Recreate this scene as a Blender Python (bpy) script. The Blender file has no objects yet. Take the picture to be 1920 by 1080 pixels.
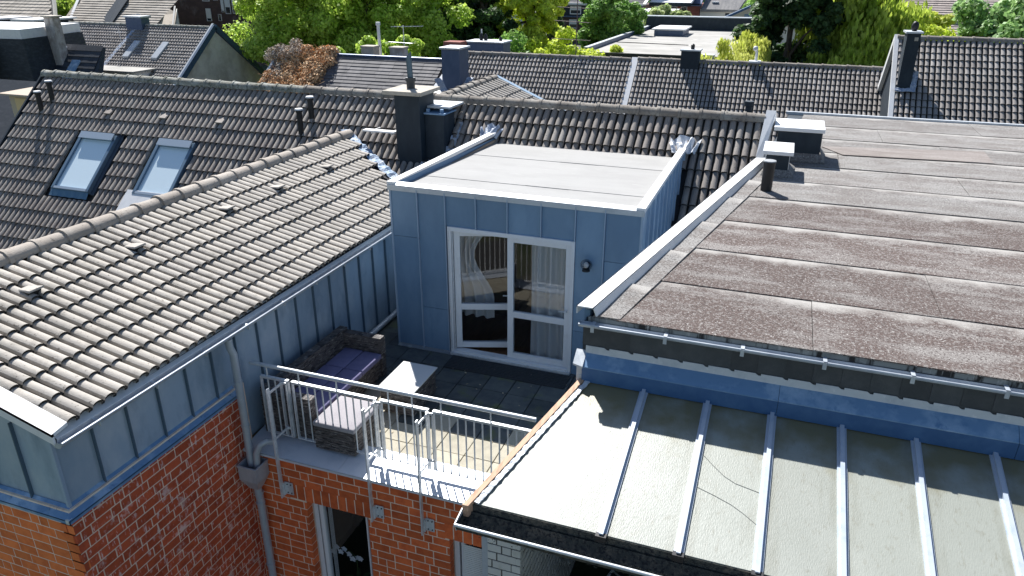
import bpy, math, random
import numpy as np
from mathutils import Vector, Matrix
random.seed(7); rng = np.random.default_rng(7)
D = bpy.data
S = bpy.context.scene
COL = S.collection
R = math.radians

# ------------------------------------------------------------------ camera
yaw, pitch, roll = R(-19.78), R(23.41), R(0.13)
cf = Vector((math.sin(yaw)*math.cos(pitch), math.cos(yaw)*math.cos(pitch), -math.sin(pitch)))
cr0 = Vector((math.cos(yaw), -math.sin(yaw), 0)); cu0 = cr0.cross(cf)
cr = math.cos(roll)*cr0 + math.sin(roll)*cu0
cu = -math.sin(roll)*cr0 + math.cos(roll)*cu0
CAM = Vector((0, 0, 5.75))
cam_d = D.cameras.new('camera'); cam = D.objects.new('camera', cam_d); COL.objects.link(cam)
cam.matrix_world = Matrix((( cr.x, cu.x, -cf.x, CAM.x), (cr.y, cu.y, -cf.y, CAM.y), (cr.z, cu.z, -cf.z, CAM.z), (0, 0, 0, 1)))
cam_d.sensor_width = 36; cam_d.lens = 1388/1920*36; cam_d.clip_start = .1; cam_d.clip_end = 2000
S.camera = cam

# ------------------------------------------------------------------ world, sun, exposure
W = D.worlds.new('World'); S.world = W; W.use_nodes = True
wn = W.node_tree; wn.nodes.clear()
sky = wn.nodes.new('ShaderNodeTexSky'); sky.sky_type = 'NISHITA'; sky.sun_disc = False
sky.sun_elevation = R(46.9); sky.sun_rotation = R(-34.5)
sky.air_density = 1.0; sky.dust_density = .6; sky.ozone_density = 2.0
bg = wn.nodes.new('ShaderNodeBackground'); bg.inputs[1].default_value = .068
wo = wn.nodes.new('ShaderNodeOutputWorld')
wn.links.new(sky.outputs[0], bg.inputs[0]); wn.links.new(bg.outputs[0], wo.inputs[0])
sl = D.lights.new('sun', 'SUN'); sl.energy = 5.0; sl.angle = R(.5); sl.color = (1, .98, .95)
so = D.objects.new('sun', sl); COL.objects.link(so)
so.rotation_euler = Vector((.53, -.75, -1)).to_track_quat('-Z', 'Y').to_euler()
S.view_settings.view_transform = 'Standard'; S.view_settings.look = 'None'
S.view_settings.exposure = .80; S.view_settings.gamma = 1; S.view_settings.use_curve_mapping = False

# ------------------------------------------------------------------ materials
MATS = {}
def mat(name, col, rough=.7, layers=(), rnd=0., island=0., bump=0., bscale=60., bstretch=(1, 1, 1), metal=0., spec=.4, transl=None, wave=None):
    """layers: (colour, scale, lo, hi, stretch) blended in by noise on world position"""
    if name in MATS: return MATS[name]
    m = D.materials.new(name); m.use_nodes = True; nt = m.node_tree; N = nt.nodes; L = nt.links
    b = N['Principled BSDF']; b.inputs['Roughness'].default_value = rough
    b.inputs['Metallic'].default_value = metal
    b.inputs['Specular IOR Level'].default_value = spec
    geo = N.new('ShaderNodeNewGeometry')
    rgb = N.new('ShaderNodeRGB'); rgb.outputs[0].default_value = (*col, 1); cur = rgb.outputs[0]
    for i, (c, sc, lo, hi, st) in enumerate(layers):
        mp = N.new('ShaderNodeMapping'); mp.inputs['Scale'].default_value = tuple(sc*s for s in st)
        mp.inputs['Location'].default_value = (i*3.7, i*1.3, i*5.1)
        L.new(geo.outputs['Position'], mp.inputs[0])
        no = N.new('ShaderNodeTexNoise'); no.inputs['Scale'].default_value = 1; no.inputs['Detail'].default_value = 5
        no.inputs['Roughness'].default_value = .62
        L.new(mp.outputs[0], no.inputs['Vector'])
        mr = N.new('ShaderNodeMapRange'); mr.inputs[1].default_value = lo; mr.inputs[2].default_value = hi
        L.new(no.outputs[0], mr.inputs[0])
        mx = N.new('ShaderNodeMix'); mx.data_type = 'RGBA'
        L.new(mr.outputs[0], mx.inputs[0]); L.new(cur, mx.inputs[6]); mx.inputs[7].default_value = (*c, 1)
        cur = mx.outputs[2]
    if rnd or island:
        hs = N.new('ShaderNodeHueSaturation')
        fac = None
        for amt, out in ((rnd, N.new('ShaderNodeObjectInfo').outputs['Random'] if rnd else None), (island, geo.outputs['Random Per Island'] if island else None)):
            if not amt: continue
            ma = N.new('ShaderNodeMath'); ma.operation = 'MULTIPLY_ADD'
            ma.inputs[1].default_value = amt; ma.inputs[2].default_value = 1-amt/2
            L.new(out, ma.inputs[0])
            if fac is None: fac = ma.outputs[0]
            else:
                mm = N.new('ShaderNodeMath'); mm.operation = 'MULTIPLY'
                L.new(fac, mm.inputs[0]); L.new(ma.outputs[0], mm.inputs[1]); fac = mm.outputs[0]
        L.new(fac, hs.inputs['Value']); L.new(cur, hs.inputs['Color']); cur = hs.outputs[0]
    L.new(cur, b.inputs['Base Color'])
    if bump or wave:
        if wave:
            mp = N.new('ShaderNodeMapping'); mp.inputs['Scale'].default_value = wave[1]
            L.new(geo.outputs['Position'], mp.inputs[0])
            no = N.new('ShaderNodeTexWave'); no.inputs['Scale'].default_value = 1; no.bands_direction = wave[2]
            no.inputs['Distortion'].default_value = wave[3]
            L.new(mp.outputs[0], no.inputs['Vector']); h = no.outputs['Fac']; st = wave[0]
        else:
            mp = N.new('ShaderNodeMapping'); mp.inputs['Scale'].default_value = tuple(bscale*s for s in bstretch)
            L.new(geo.outputs['Position'], mp.inputs[0])
            no = N.new('ShaderNodeTexNoise'); no.inputs['Scale'].default_value = 1; no.inputs['Detail'].default_value = 4
            L.new(mp.outputs[0], no.inputs['Vector']); h = no.outputs[0]; st = bump
        bu = N.new('ShaderNodeBump'); bu.inputs['Strength'].default_value = st; bu.inputs['Distance'].default_value = .02
        L.new(h, bu.inputs['Height']); L.new(bu.outputs[0], b.inputs['Normal'])
    if transl:
        out = N['Material Output']; tr = N.new('ShaderNodeBsdfTranslucent')
        L.new(cur, tr.inputs[0])
        ms = N.new('ShaderNodeMixShader'); ms.inputs[0].default_value = transl
        L.new(b.outputs[0], ms.inputs[1]); L.new(tr.outputs[0], ms.inputs[2]); L.new(ms.outputs[0], out.inputs[0])
    MATS[name] = m
    return m

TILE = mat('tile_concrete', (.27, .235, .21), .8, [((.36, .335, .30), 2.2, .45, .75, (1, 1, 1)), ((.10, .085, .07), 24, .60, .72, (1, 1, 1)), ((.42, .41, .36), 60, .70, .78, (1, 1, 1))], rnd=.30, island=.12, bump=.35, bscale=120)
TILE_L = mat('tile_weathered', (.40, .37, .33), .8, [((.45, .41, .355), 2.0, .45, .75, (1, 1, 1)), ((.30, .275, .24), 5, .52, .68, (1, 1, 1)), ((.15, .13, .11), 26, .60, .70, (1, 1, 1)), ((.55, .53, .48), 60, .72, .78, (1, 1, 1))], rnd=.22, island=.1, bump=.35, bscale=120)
TILE_B = mat('tile_back', (.27, .245, .225), .8, [((.36, .34, .32), 1.2, .45, .75, (1, 1, 1)), ((.14, .12, .10), 9, .62, .74, (1, 1, 1))], rnd=.3, island=.3)
RIDGE = mat('ridge_tile', (.24, .21, .18), .85, [((.36, .34, .30), 3, .45, .7, (1, 1, 1)), ((.09, .08, .07), 18, .56, .68, (1, 1, 1)), ((.55, .56, .48), 40, .66, .74, (1, 1, 1))], rnd=.25, bump=.4, bscale=80)
RIDGE_L = mat('ridge_pale', (.36, .315, .27), .85, [((.44, .40, .35), 3, .45, .7, (1, 1, 1)), ((.14, .12, .10), 20, .60, .70, (1, 1, 1)), ((.6, .58, .52), 40, .70, .76, (1, 1, 1))], rnd=.2, bump=.4, bscale=80)
RIDGE_M = mat('ridge_lichen', (.26, .25, .21), .9, [((.40, .40, .36), 5, .42, .58, (1, 1, 1)), ((.09, .10, .07), 14, .53, .64, (1, 1, 1))], rnd=.2, bump=.6, bscale=50)
BRICK = mat('brick', (.76, .165, .048), .8, [((.60, .115, .036), 7, .42, .66, (1, 1, 1)), ((.52, .19, .09), 30, .66, .8, (1, 1, 1))], rnd=.42, bump=.35, bscale=90)
BRICK_S = mat('brick_efflorescence', (.62, .115, .042), .85, [((.48, .082, .034), 7, .42, .66, (1, 1, 1)), ((.80, .52, .46), 6, .60, .70, (1, .8, .8)), ((.80, .54, .48), 17, .58, .66, (1, 1.5, .45))], rnd=.34, bump=.4, bscale=90)
MORTAR = mat('mortar', (.93, .74, .58), .95, [((.78, .58, .46), 9, .45, .7, (1, 1, 1))], bump=.4, bscale=70)
WBRICK = mat('white_brick', (.74, .72, .66), .7, [((.60, .58, .5), 4, .5, .75, (1, 1, 1))], rnd=.1, bump=.25, bscale=70)
DMORTAR = mat('dark_mortar', (.12, .11, .10), .95)
ZINC = mat('zinc_panel', (.33, .43, .53), .5, [((.47, .54, .60), 1.6, .45, .70, (1, 1, .6)), ((.21, .29, .38), 2.6, .50, .72, (1, 1, .45)), ((.44, .47, .50), 40, .68, .8, (1, 1, 1))], rnd=.12, bump=.05, bscale=14, metal=.15, spec=.5)
ZINC_B = mat('zinc_blue', (.165, .27, .40), .48, [((.215, .34, .49), 1.5, .45, .75, (1, 1, .5)), ((.115, .215, .35), 2.6, .55, .75, (1, 1, .3)), ((.34, .38, .44), 50, .68, .8, (1, 1, 1))], rnd=.16, bump=.12, bscale=7, metal=.15, spec=.5)
ZSEAM = mat('zinc_seam', (.36, .46, .58), .5, metal=.2)
ZSEAMD = mat('zinc_seam_dark', (.10, .15, .20), .6, metal=.2)
FLASH = mat('flashing', (.56, .59, .62), .45, [((.44, .48, .52), 5, .48, .7, (1, 1, 1)), ((.68, .7, .72), 18, .6, .75, (1, 1, 1))], bump=.1, bscale=20, metal=.1)
LEDGE = mat('blue_ledge', (.16, .29, .47), .5, [((.36, .50, .66), 2.6, .47, .68, (1, 1, 1)), ((.12, .24, .42), 9, .55, .7, (1, 1, 1))], metal=.1, bump=.05, bscale=20)
LEAD = mat('lead', (.42, .47, .55), .55, [((.25, .30, .40), 9, .42, .62, (1, 1, 1)), ((.66, .68, .72), 22, .6, .72, (1, 1, 1))], bump=.7, bscale=25)
WHITEP = mat('white_metal', (.80, .80, .80), .45, [((.66, .67, .68), 6, .5, .8, (1, 1, 1))])
PVC = mat('white_frame', (.80, .81, .83), .35, [((.7, .7, .71), 5, .55, .8, (1, 1, 1))])
GALV = mat('galvanised', (.70, .72, .74), .4, [((.50, .53, .56), 14, .45, .7, (1, 1, 1))], metal=.25)
GALV_L = mat('galvanised_pipe', (.46, .50, .54), .45, [((.36, .40, .46), 6, .45, .7, (1, 1, .5)), ((.6, .62, .64), 20, .6, .75, (1, 1, 1))], metal=.2)
DARK = mat('dark_cladding', (.018, .029, .041), .65, [((.03, .043, .058), 4, .45, .7, (1, 1, .5))])
SLATE = mat('fibre_slate', (.052, .058, .064), .6, [((.075, .08, .085), 5, .45, .7, (1, 1, 1)), ((.13, .13, .13), 40, .68, .8, (1, 1, 1))], rnd=.35, bump=.2, bscale=40)
SLAB = mat('paving_slab', (.42, .385, .30), .85, [((.34, .31, .245), 5, .45, .7, (1, 1, 1)), ((.22, .22, .16), 2.0, .62, .85, (1, 1, 1)), ((.62, .58, .5), 70, .62, .75, (1, 1, 1))], rnd=.18, bump=.25, bscale=60)
SLAB_SHADE = mat('shaded_slab', (.12, .13, .125), .75, [((.075, .085, .09), 4, .42, .65, (1, 1, 1)), ((.13, .15, .07), 2.4, .56, .7, (1, 1, 1)), ((.42, .42, .42), 24, .73, .78, (1, 1, 1))], rnd=.35, bump=.25, bscale=60)  # same slabs darkened, the terrace shade put into the colour
MOSS = mat('moss_joint', (.20, .13, .03), .95, [((.10, .10, .04), 6, .4, .7, (1, 1, 1))])
CONC = mat('concrete_cap', (.50, .45, .38), .9, [((.35, .32, .27), 8, .45, .7, (1, 1, 1)), ((.14, .13, .11), 20, .62, .74, (1, 1, 1))], bump=.4, bscale=50)
ROOFD = mat('dormer_membrane', (.355, .35, .34), .85, [((.325, .32, .31), 1.4, .42, .62, (.6, 1.6, 1)), ((.40, .395, .385), 5, .6, .75, (.5, 2, 1)), ((.38, .36, .34), 90, .62, .8, (1, 1, 1))], bump=.3, bscale=140)
FARFLAT = mat('far_roofing', (.40, .385, .36), .9, [((.31, .30, .275), .6, .42, .62, (1, 1.5, 1)), ((.47, .45, .42), 1.2, .6, .75, (1, 1, 1))])
GREYREND = mat('grey_render', (.86, .80, .73), .95, [((.60, .54, .48), .8, .40, .6, (1, 1, 1)), ((.82, .77, .72), 2.2, .58, .7, (1, 1, 1)), ((.5, .45, .4), 6, .62, .75, (1, 1, 1))], bump=.3, bscale=30)
WHITEWALL = mat('white_render', (.74, .72, .67), .9, [((.62, .6, .56), 1, .5, .8, (1, 1, 1))])
PEELING = mat('peeling_whitewash', (.52, .48, .45), .95, [((.36, .31, .28), 4, .45, .6, (1, 1, .5)), ((.66, .63, .6), 7, .6, .7, (1, 1, 1))], bump=.4, bscale=30)
DBRICK = mat('dark_brick', (.085, .055, .050), .9, [((.12, .075, .065), 1.5, .45, .7, (1, 1, 2)), ((.20, .16, .145), .5, .58, .7, (1, 1, 1))], rnd=.1, bump=.3, bscale=20)
RBRICK = mat('red_brick_far', (.30, .11, .085), .9, [((.22, .08, .065), 1.5, .45, .7, (1, 1, 2))])
TAN = mat('tan_roof', (.40, .36, .31), .9, [((.30, .27, .23), 1.0, .45, .65, (1, 1, 1)), ((.5, .46, .4), 4, .6, .75, (1, 1, 1))], rnd=.1, island=.15)
GREYT = mat('grey_roof', (.21, .205, .205), .9, [((.28, .27, .26), 1.0, .45, .65, (3, .5, 1)), ((.14, .14, .15), 3, .55, .7, (2, .5, 1))], island=.25)
REDT = mat('red_roof', (.28, .17, .15), .9, [((.2, .13, .12), 2, .45, .65, (1, 1, 1))], island=.3)
GLASSB = mat('dark_window', (.02, .03, .04), .08, spec=.8)
BLIND = mat('roller_blind', (.72, .72, .70), .6)
WOOD = mat('timber', (.62, .40, .26), .7, [((.45, .27, .17), 30, .45, .65, (1, .1, 1))])
FLOORW = mat('wood_floor', (.22, .11, .05), .4, [((.14, .065, .03), 6, .4, .65, (6, .5, 1))])
ROOMW = mat('room_wall', (.30, .25, .20), .9)
CURT = mat('curtain', (.88, .87, .85), .9, transl=.3)
WICK = mat('wicker', (.12, .105, .098), .6, [((.34, .31, .29), 34, .55, .66, (.35, .35, 1.6)), ((.035, .03, .03), 34, .52, .6, (.3, .3, 1.5))], rnd=0, island=.5, bump=.5, bscale=70)
CUSH = mat('cushion', (.37, .35, .365), .95, [((.33, .31, .33), 8, .45, .7, (1, 1, 1))], bump=.25, bscale=220)
CUSH_SHADE = mat('shaded_cushion', (.20, .185, .32), .95, [((.165, .155, .275), 8, .45, .7, (1, 1, 1))], bump=.25, bscale=220)  # same cushion cloth, with blue shade put into the colour
TGLASS = mat('white_table_glass', (.70, .70, .68), .12, spec=.6)
BLACK = mat('black_plastic', (.018, .018, .02), .5)
MATTE = mat('rubber_mat', (.045, .05, .055), .85, wave=(.9, (60, 60, 60), 'X', .3))
GRIME = mat('gutter_grime', (.05, .055, .05), .9, [((.12, .11, .09), 12, .45, .65, (1, 1, 1)), ((.02, .022, .025), 30, .5, .6, (1, 1, 1))], bump=.6, bscale=40)
FASC = mat('stained_fascia', (.20, .22, .22), .8, [((.02, .02, .02), 9, .50, .58, (1, 1, .12)), ((.34, .35, .34), 12, .6, .7, (1, 1, .2))])
GRASS = mat('ground', (.06, .08, .035), .95, [((.12, .11, .09), .15, .45, .6, (1, 1, 1)), ((.035, .055, .02), 1.0, .45, .7, (1, 1, 1))])
ASPH = mat('yard_paving', (.06, .06, .06), .9)
PETAL = mat('petal', (.85, .84, .86), .7)
STEM = mat('stem', (.08, .14, .04), .7)
CREEP = mat('dead_leaves', (.62, .38, .20), .9, [((.85, .62, .38), 2.5, .45, .65, (1, 1, 1)), ((.16, .09, .05), 5, .55, .7, (1, 1, 1))], island=.8)
CREEPG = mat('grey_creeper', (.40, .32, .25), .9, [((.66, .60, .52), 3, .45, .65, (1, 1, 1)), ((.12, .10, .09), 5, .55, .7, (1, 1, 1))], island=.8)
def leafmat(n, c, c2):
    return mat(n, c, .55, [(c2, .7, .40, .62, (1, 1, 1)), (tuple(x*.55 for x in c), 1.9, .55, .72, (1, 1, 1))], island=.6, transl=.45, spec=.3)

def glass_mat(name, tint=(.9, .95, 1), refl=1.0):
    m = D.materials.new(name); m.use_nodes = True; nt = m.node_tree; N = nt.nodes; L = nt.links; N.clear()
    o = N.new('ShaderNodeOutputMaterial'); t = N.new('ShaderNodeBsdfTransparent'); t.inputs[0].default_value = (*tint, 1)
    g = N.new('ShaderNodeBsdfGlossy'); g.inputs['Roughness'].default_value = .02
    f = N.new('ShaderNodeFresnel'); f.inputs[0].default_value = 1.62
    ml = N.new('ShaderNodeMath'); ml.operation = 'MULTIPLY_ADD'; ml.inputs[1].default_value = refl; ml.inputs[2].default_value = .03
    mx = N.new('ShaderNodeMixShader')
    ge = N.new('ShaderNodeNewGeometry'); sb = N.new('ShaderNodeMath'); sb.operation = 'SUBTRACT'; sb.inputs[0].default_value = 1; L.new(ge.outputs['Backfacing'], sb.inputs[1])
    m2 = N.new('ShaderNodeMath'); m2.operation = 'MULTIPLY'; L.new(ml.outputs[0], m2.inputs[0]); L.new(sb.outputs[0], m2.inputs[1])
    L.new(f.outputs[0], ml.inputs[0]); L.new(m2.outputs[0], mx.inputs[0]); L.new(t.outputs[0], mx.inputs[1]); L.new(g.outputs[0], mx.inputs[2]); L.new(mx.outputs[0], o.inputs[0])
    return m
DGLASS = glass_mat('door_glass', (.86, .88, .9), 1.0)
def sky_glass():
    m = D.materials.new('skylight_glass'); m.use_nodes = True; b = m.node_tree.nodes['Principled BSDF']
    b.inputs['Base Color'].default_value = (.80, .94, 1.0, 1); b.inputs['Metallic'].default_value = .08; b.inputs['Roughness'].default_value = .12  # pale blue base stands in for the reflected sky
    return m
SGLASS = sky_glass()

def pane_mat():
    """ribbed translucent roofing glass with dirt and painted ledge shade at its upper end"""
    m = mat('ribbed_glass', (.31, .325, .285), .42, [((.355, .37, .33), .9, .45, .7, (1, 1, 1)), ((.25, .25, .205), 26, .56, .74, (1, .4, 1))], rnd=.12, bump=.16, bscale=150, bstretch=(1, .2, .2), spec=.5)
    nt = m.node_tree; N = nt.nodes; L = nt.links; b = N['Principled BSDF']
    src = b.inputs['Base Color'].links[0].from_socket
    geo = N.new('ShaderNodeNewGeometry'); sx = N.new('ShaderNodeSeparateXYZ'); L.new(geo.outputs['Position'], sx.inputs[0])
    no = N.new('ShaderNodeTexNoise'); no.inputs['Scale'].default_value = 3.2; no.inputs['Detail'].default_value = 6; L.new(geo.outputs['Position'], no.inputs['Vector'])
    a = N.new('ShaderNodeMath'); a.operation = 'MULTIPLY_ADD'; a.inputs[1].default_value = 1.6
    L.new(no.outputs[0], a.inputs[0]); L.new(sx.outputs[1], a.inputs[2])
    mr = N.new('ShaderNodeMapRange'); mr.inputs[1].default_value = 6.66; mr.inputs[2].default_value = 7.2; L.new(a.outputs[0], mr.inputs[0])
    mx = N.new('ShaderNodeMix'); mx.data_type = 'RGBA'; mx.inputs[7].default_value = (.20, .18, .10, 1)  # upper-end dirt, deepened to carry the shade under the ledge
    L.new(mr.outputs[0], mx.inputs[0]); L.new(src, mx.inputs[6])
    tc = N.new('ShaderNodeTexCoord'); s2 = N.new('ShaderNodeSeparateXYZ'); L.new(tc.outputs['Generated'], s2.inputs[0])
    n2 = N.new('ShaderNodeTexNoise'); n2.inputs['Scale'].default_value = 1; n2.inputs['Detail'].default_value = 6
    mp2 = N.new('ShaderNodeMapping'); mp2.inputs['Scale'].default_value = (14, 1.6, 1); L.new(geo.outputs['Position'], mp2.inputs[0]); L.new(mp2.outputs[0], n2.inputs['Vector'])
    ab = N.new('ShaderNodeMath'); ab.operation = 'SUBTRACT'; ab.inputs[1].default_value = .5; L.new(s2.outputs[0], ab.inputs[0])
    a2 = N.new('ShaderNodeMath'); a2.operation = 'ABSOLUTE'; L.new(ab.outputs[0], a2.inputs[0])
    a3 = N.new('ShaderNodeMath'); a3.operation = 'MULTIPLY_ADD'; a3.inputs[1].default_value = 1.1; L.new(n2.outputs[0], a3.inputs[0]); L.new(a2.outputs[0], a3.inputs[2])
    m3 = N.new('ShaderNodeMapRange'); m3.inputs[1].default_value = .85; m3.inputs[2].default_value = 1.25; m3.inputs[4].default_value = .55; L.new(a3.outputs[0], m3.inputs[0])
    x3 = N.new('ShaderNodeMix'); x3.data_type = 'RGBA'; x3.inputs[7].default_value = (.19, .19, .145, 1)
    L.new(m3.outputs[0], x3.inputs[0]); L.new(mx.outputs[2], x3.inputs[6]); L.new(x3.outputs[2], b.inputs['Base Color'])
    return m
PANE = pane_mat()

def membrane_mat(name, brown, grey, lo, hi):
    m = mat(name, brown, .95, [(grey, 1.7, lo, hi, (.7, 2.0, 1)), (grey, 26, .50, .62, (1, 1, 1)), (tuple(x*.55 for x in brown), 48, .52, .60, (1, 1, 1)), ((.60, .57, .54), 64, .60, .67, (1, 1, 1))], rnd=.14, bump=.5, bscale=130)
    nt = m.node_tree; N = nt.nodes; L = nt.links; b = N['Principled BSDF']
    src = b.inputs['Base Color'].links[0].from_socket
    tc = N.new('ShaderNodeTexCoord'); sx = N.new('ShaderNodeSeparateXYZ'); L.new(tc.outputs['Generated'], sx.inputs[0])
    geo = N.new('ShaderNodeNewGeometry'); no = N.new('ShaderNodeTexNoise'); no.inputs['Scale'].default_value = 2.2; no.inputs['Detail'].default_value = 6
    L.new(geo.outputs['Position'], no.inputs['Vector'])
    a = N.new('ShaderNodeMath'); a.operation = 'MULTIPLY_ADD'; a.inputs[1].default_value = .55; L.new(no.outputs[0], a.inputs[0]); L.new(sx.outputs[1], a.inputs[2])
    mr = N.new('ShaderNodeMapRange'); mr.inputs[1].default_value = 1.08; mr.inputs[2].default_value = 1.26; mr.inputs[4].default_value = .85; L.new(a.outputs[0], mr.inputs[0])
    mx = N.new('ShaderNodeMix'); mx.data_type = 'RGBA'; mx.inputs[7].default_value = (.45, .43, .40, 1)
    L.new(mr.outputs[0], mx.inputs[0]); L.new(src, mx.inputs[6]); L.new(mx.outputs[2], b.inputs['Base Color'])
    return m
MEMB = membrane_mat('roof_felt', (.115, .085, .075), (.25, .23, .215), .48, .64)
MEMB2 = membrane_mat('roof_felt_pale', (.19, .17, .157), (.285, .275, .262), .42, .60)

# ------------------------------------------------------------------ helpers
WL = {}                                                   # world location of parents
def link(o, parent=None):
    COL.objects.link(o)
    if parent is not None:
        o.parent = parent
        o.matrix_parent_inverse = Matrix.Translation(-WL.get(parent.name, Vector((0, 0, 0))))
    return o
def thing(name, label, cat, loc=(0, 0, 0), group=None):
    o = D.objects.new(name, None); o.location = loc; o.empty_display_size = .2; COL.objects.link(o)
    WL[o.name] = Vector(loc); o['label'] = label; o['category'] = cat
    if group: o['group'] = group
    return o
def tag(o, label, cat, group=None):
    o['label'] = label; o['category'] = cat
    if group: o['group'] = group
    return o
class G:
    def __init__(s): s.v = []; s.f = []
    def add(s, vs, fs):
        n = len(s.v); s.v += [tuple(p) for p in vs]; s.f += [tuple(i+n for i in f) for f in fs]; return s
    def hexa(s, p):                                       # 4 bottom (ccw from above), 4 top
        return s.add(p, [(3, 2, 1, 0), (4, 5, 6, 7), (0, 1, 5, 4), (1, 2, 6, 5), (2, 3, 7, 6), (3, 0, 4, 7)])
    def box(s, x0, x1, y0, y1, z0, z1):
        return s.hexa([(x0, y0, z0), (x1, y0, z0), (x1, y1, z0), (x0, y1, z0), (x0, y0, z1), (x1, y0, z1), (x1, y1, z1), (x0, y1, z1)])
    def slab(s, poly, t):                                 # polygon (ccw seen from its front) extruded by vector t
        n = len(poly); t = Vector(t); vs = [Vector(p) for p in poly]+[Vector(p)+t for p in poly]
        fs = [tuple(range(n)), tuple(range(2*n-1, n-1, -1))]+[((i+1) % n, i, i+n, (i+1) % n+n) for i in range(n)]
        return s.add(vs, fs)
    def bar(s, a, b, w, h, up=(0, 0, 1)):                 # rectangular bar from a to b, w across, h along up
        a = Vector(a); b = Vector(b); d = (b-a).normalized(); up = Vector(up)
        if abs(d.dot(up)) > .98: up = Vector((0, 1, 0))
        x = d.cross(up).normalized(); u = x.cross(d).normalized()
        p = []
        for q in (a, b): p += [q-x*w/2-u*h/2, q+x*w/2-u*h/2, q+x*w/2+u*h/2, q-x*w/2+u*h/2]
        return s.add(p, [(0, 1, 2, 3), (7, 6, 5, 4), (0, 4, 5, 1), (1, 5, 6, 2), (2, 6, 7, 3), (3, 7, 4, 0)])
    def tube(s, pts, r, n=8, caps=True):
        pts = [Vector(p) for p in pts]; rs = r if isinstance(r, (list, tuple)) else [r]*len(pts)
        vs = []; fs = []; ref = None
        for i, p in enumerate(pts):
            d = ((pts[i+1]-p) if i == 0 else (p-pts[i-1]) if i == len(pts)-1 else (pts[i+1]-pts[i-1])).normalized()
            if ref is None: ref = Vector((0, 0, 1)) if abs(d.z) < .9 else Vector((1, 0, 0))
            x = d.cross(ref).normalized(); y = d.cross(x).normalized()
            for k in range(n):
                a = 2*math.pi*k/n; vs.append(p+rs[i]*(math.cos(a)*x+math.sin(a)*y))
        for i in range(len(pts)-1):
            for k in range(n): fs.append((i*n+k, i*n+(k+1) % n, (i+1)*n+(k+1) % n, (i+1)*n+k))
        if caps: fs += [tuple(range(n-1, -1, -1)), tuple((len(pts)-1)*n+k for k in range(n))]
        return s.add(vs, fs)
    def build(s, name, m, parent=None, smooth=False, bevel=0., kind=None):
        me = D.meshes.new(name); me.from_pydata([tuple(v) for v in s.v], [], s.f)
        if smooth: me.shade_smooth()
        me.materials.append(m); o = D.objects.new(name, me); link(o, parent)
        if smooth:
            me.set_sharp_from_angle(angle=R(40))
        if bevel:
            b = o.modifiers.new('bevel', 'BEVEL'); b.width = bevel; b.segments = 2; b.limit_method = 'ANGLE'
        if kind: o['kind'] = kind
        return o
def box(name, m, parent, *a, bevel=0.): return G().box(*a).build(name, m, parent, bevel=bevel)
def inframe(p):
    v = p-CAM; w = v.dot(cf)
    if w <= 0: return False
    x = 960+1388*v.dot(cr)/w; y = 540-1388*v.dot(cu)/w
    return -20 < x < 1940 and -20 < y < 1100
def emit(mats, name, mesh, parent, limit=300, keep_out=False):
    """the nearest pieces in view as objects sharing one mesh, the rest joined"""
    if not mats: return
    fr = mesh.vertices[0].co if len(mesh.vertices) else Vector()
    def key(M):
        p = M @ Vector((.1, .1, 0)); return (0 if inframe(p) else 1, (p-CAM).length)
    ms = sorted(mats, key=key)
    ind = [M for M in ms[:limit]]
    for M in ind:
        o = D.objects.new(name, mesh); o.matrix_world = M; link(o, parent); o.matrix_basis = M
    rest = ms[limit:]
    if rest:
        nv = len(mesh.vertices); co = np.empty(nv*3, np.float32); mesh.vertices.foreach_get('co', co)
        co = np.hstack([co.reshape(-1, 3), np.ones((nv, 1), np.float32)])
        V = np.concatenate([(co @ np.array(M).T)[:, :3] for M in rest])
        F = [tuple(i+k*nv for i in p.vertices) for k in range(len(rest)) for p in mesh.polygons]
        me = D.meshes.new(name); me.from_pydata(V.tolist(), [], F)
        for mm_ in mesh.materials: me.materials.append(mm_)
        if len(mesh.materials) > 1: me.polygons.foreach_set('material_index', np.tile([p.material_index for p in mesh.polygons], len(rest)).astype(np.int32))
        if any(p.use_smooth for p in mesh.polygons): me.shade_smooth(); me.set_sharp_from_angle(angle=R(40))
        o = D.objects.new(name, me); o['kind'] = 'stuff'; link(o, parent)
CHAN = mat('tile_grime_shade', (.030, .028, .025), .95, [((.06, .056, .04), 8, .5, .7, (1, 1, 1))])  # channel grime plus painted shade, also on the lip faces
def tile_mesh(pitch, course, m, rolls=2, h=.045, th=.022, seg=6, flat=.16, lift=.05):
    """concrete pan tile with round rolls; u across, v up the slope, n out of the roof"""
    w = pitch*rolls; L = course*1.10; prof = []
    for r in range(rolls):
        u0 = r*pitch
        prof.append((u0+pitch*flat*.5, 0))
        for k in range(1, seg):
            a = math.pi*k/seg; prof.append((u0+pitch*(flat*.5+(1-flat)*(1-math.cos(a))/2), h*math.sin(a)**.55))
        prof.append((u0+pitch*(1-flat*.5), 0))
    prof = [(-.004, 0)]+prof+[(w-.002, 0)]
    n = len(prof); vs = []
    vs += [(u, 0, z+lift) for u, z in prof]                # lower lip
    vs += [(u, L, z+.012) for u, z in prof]                # head
    vs += [(u, .004, z+lift-th-.012) for u, z in prof]     # underside of the lip
    vs += [(u, L*.5, z+.012) for u, z in prof]
    fs = []
    for i in range(n-1):
        fs.append((i, i+1, n+i+1, n+i)); fs.append((2*n+i, 2*n+i+1, i+1, i)); fs.append((3*n+i, 3*n+i+1, 2*n+i+1, 2*n+i))
    me = D.meshes.new('roof_tile'); me.from_pydata(vs, [], fs); me.materials.append(m); me.materials.append(CHAN)
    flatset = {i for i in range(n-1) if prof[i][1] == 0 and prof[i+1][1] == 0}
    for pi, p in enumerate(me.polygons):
        if pi//3 in flatset or pi % 3 == 1: p.material_index = 1  # channels and lip fronts get the darkened colour
    me.shade_smooth(); me.set_sharp_from_angle(angle=R(45))
    return me
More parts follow.
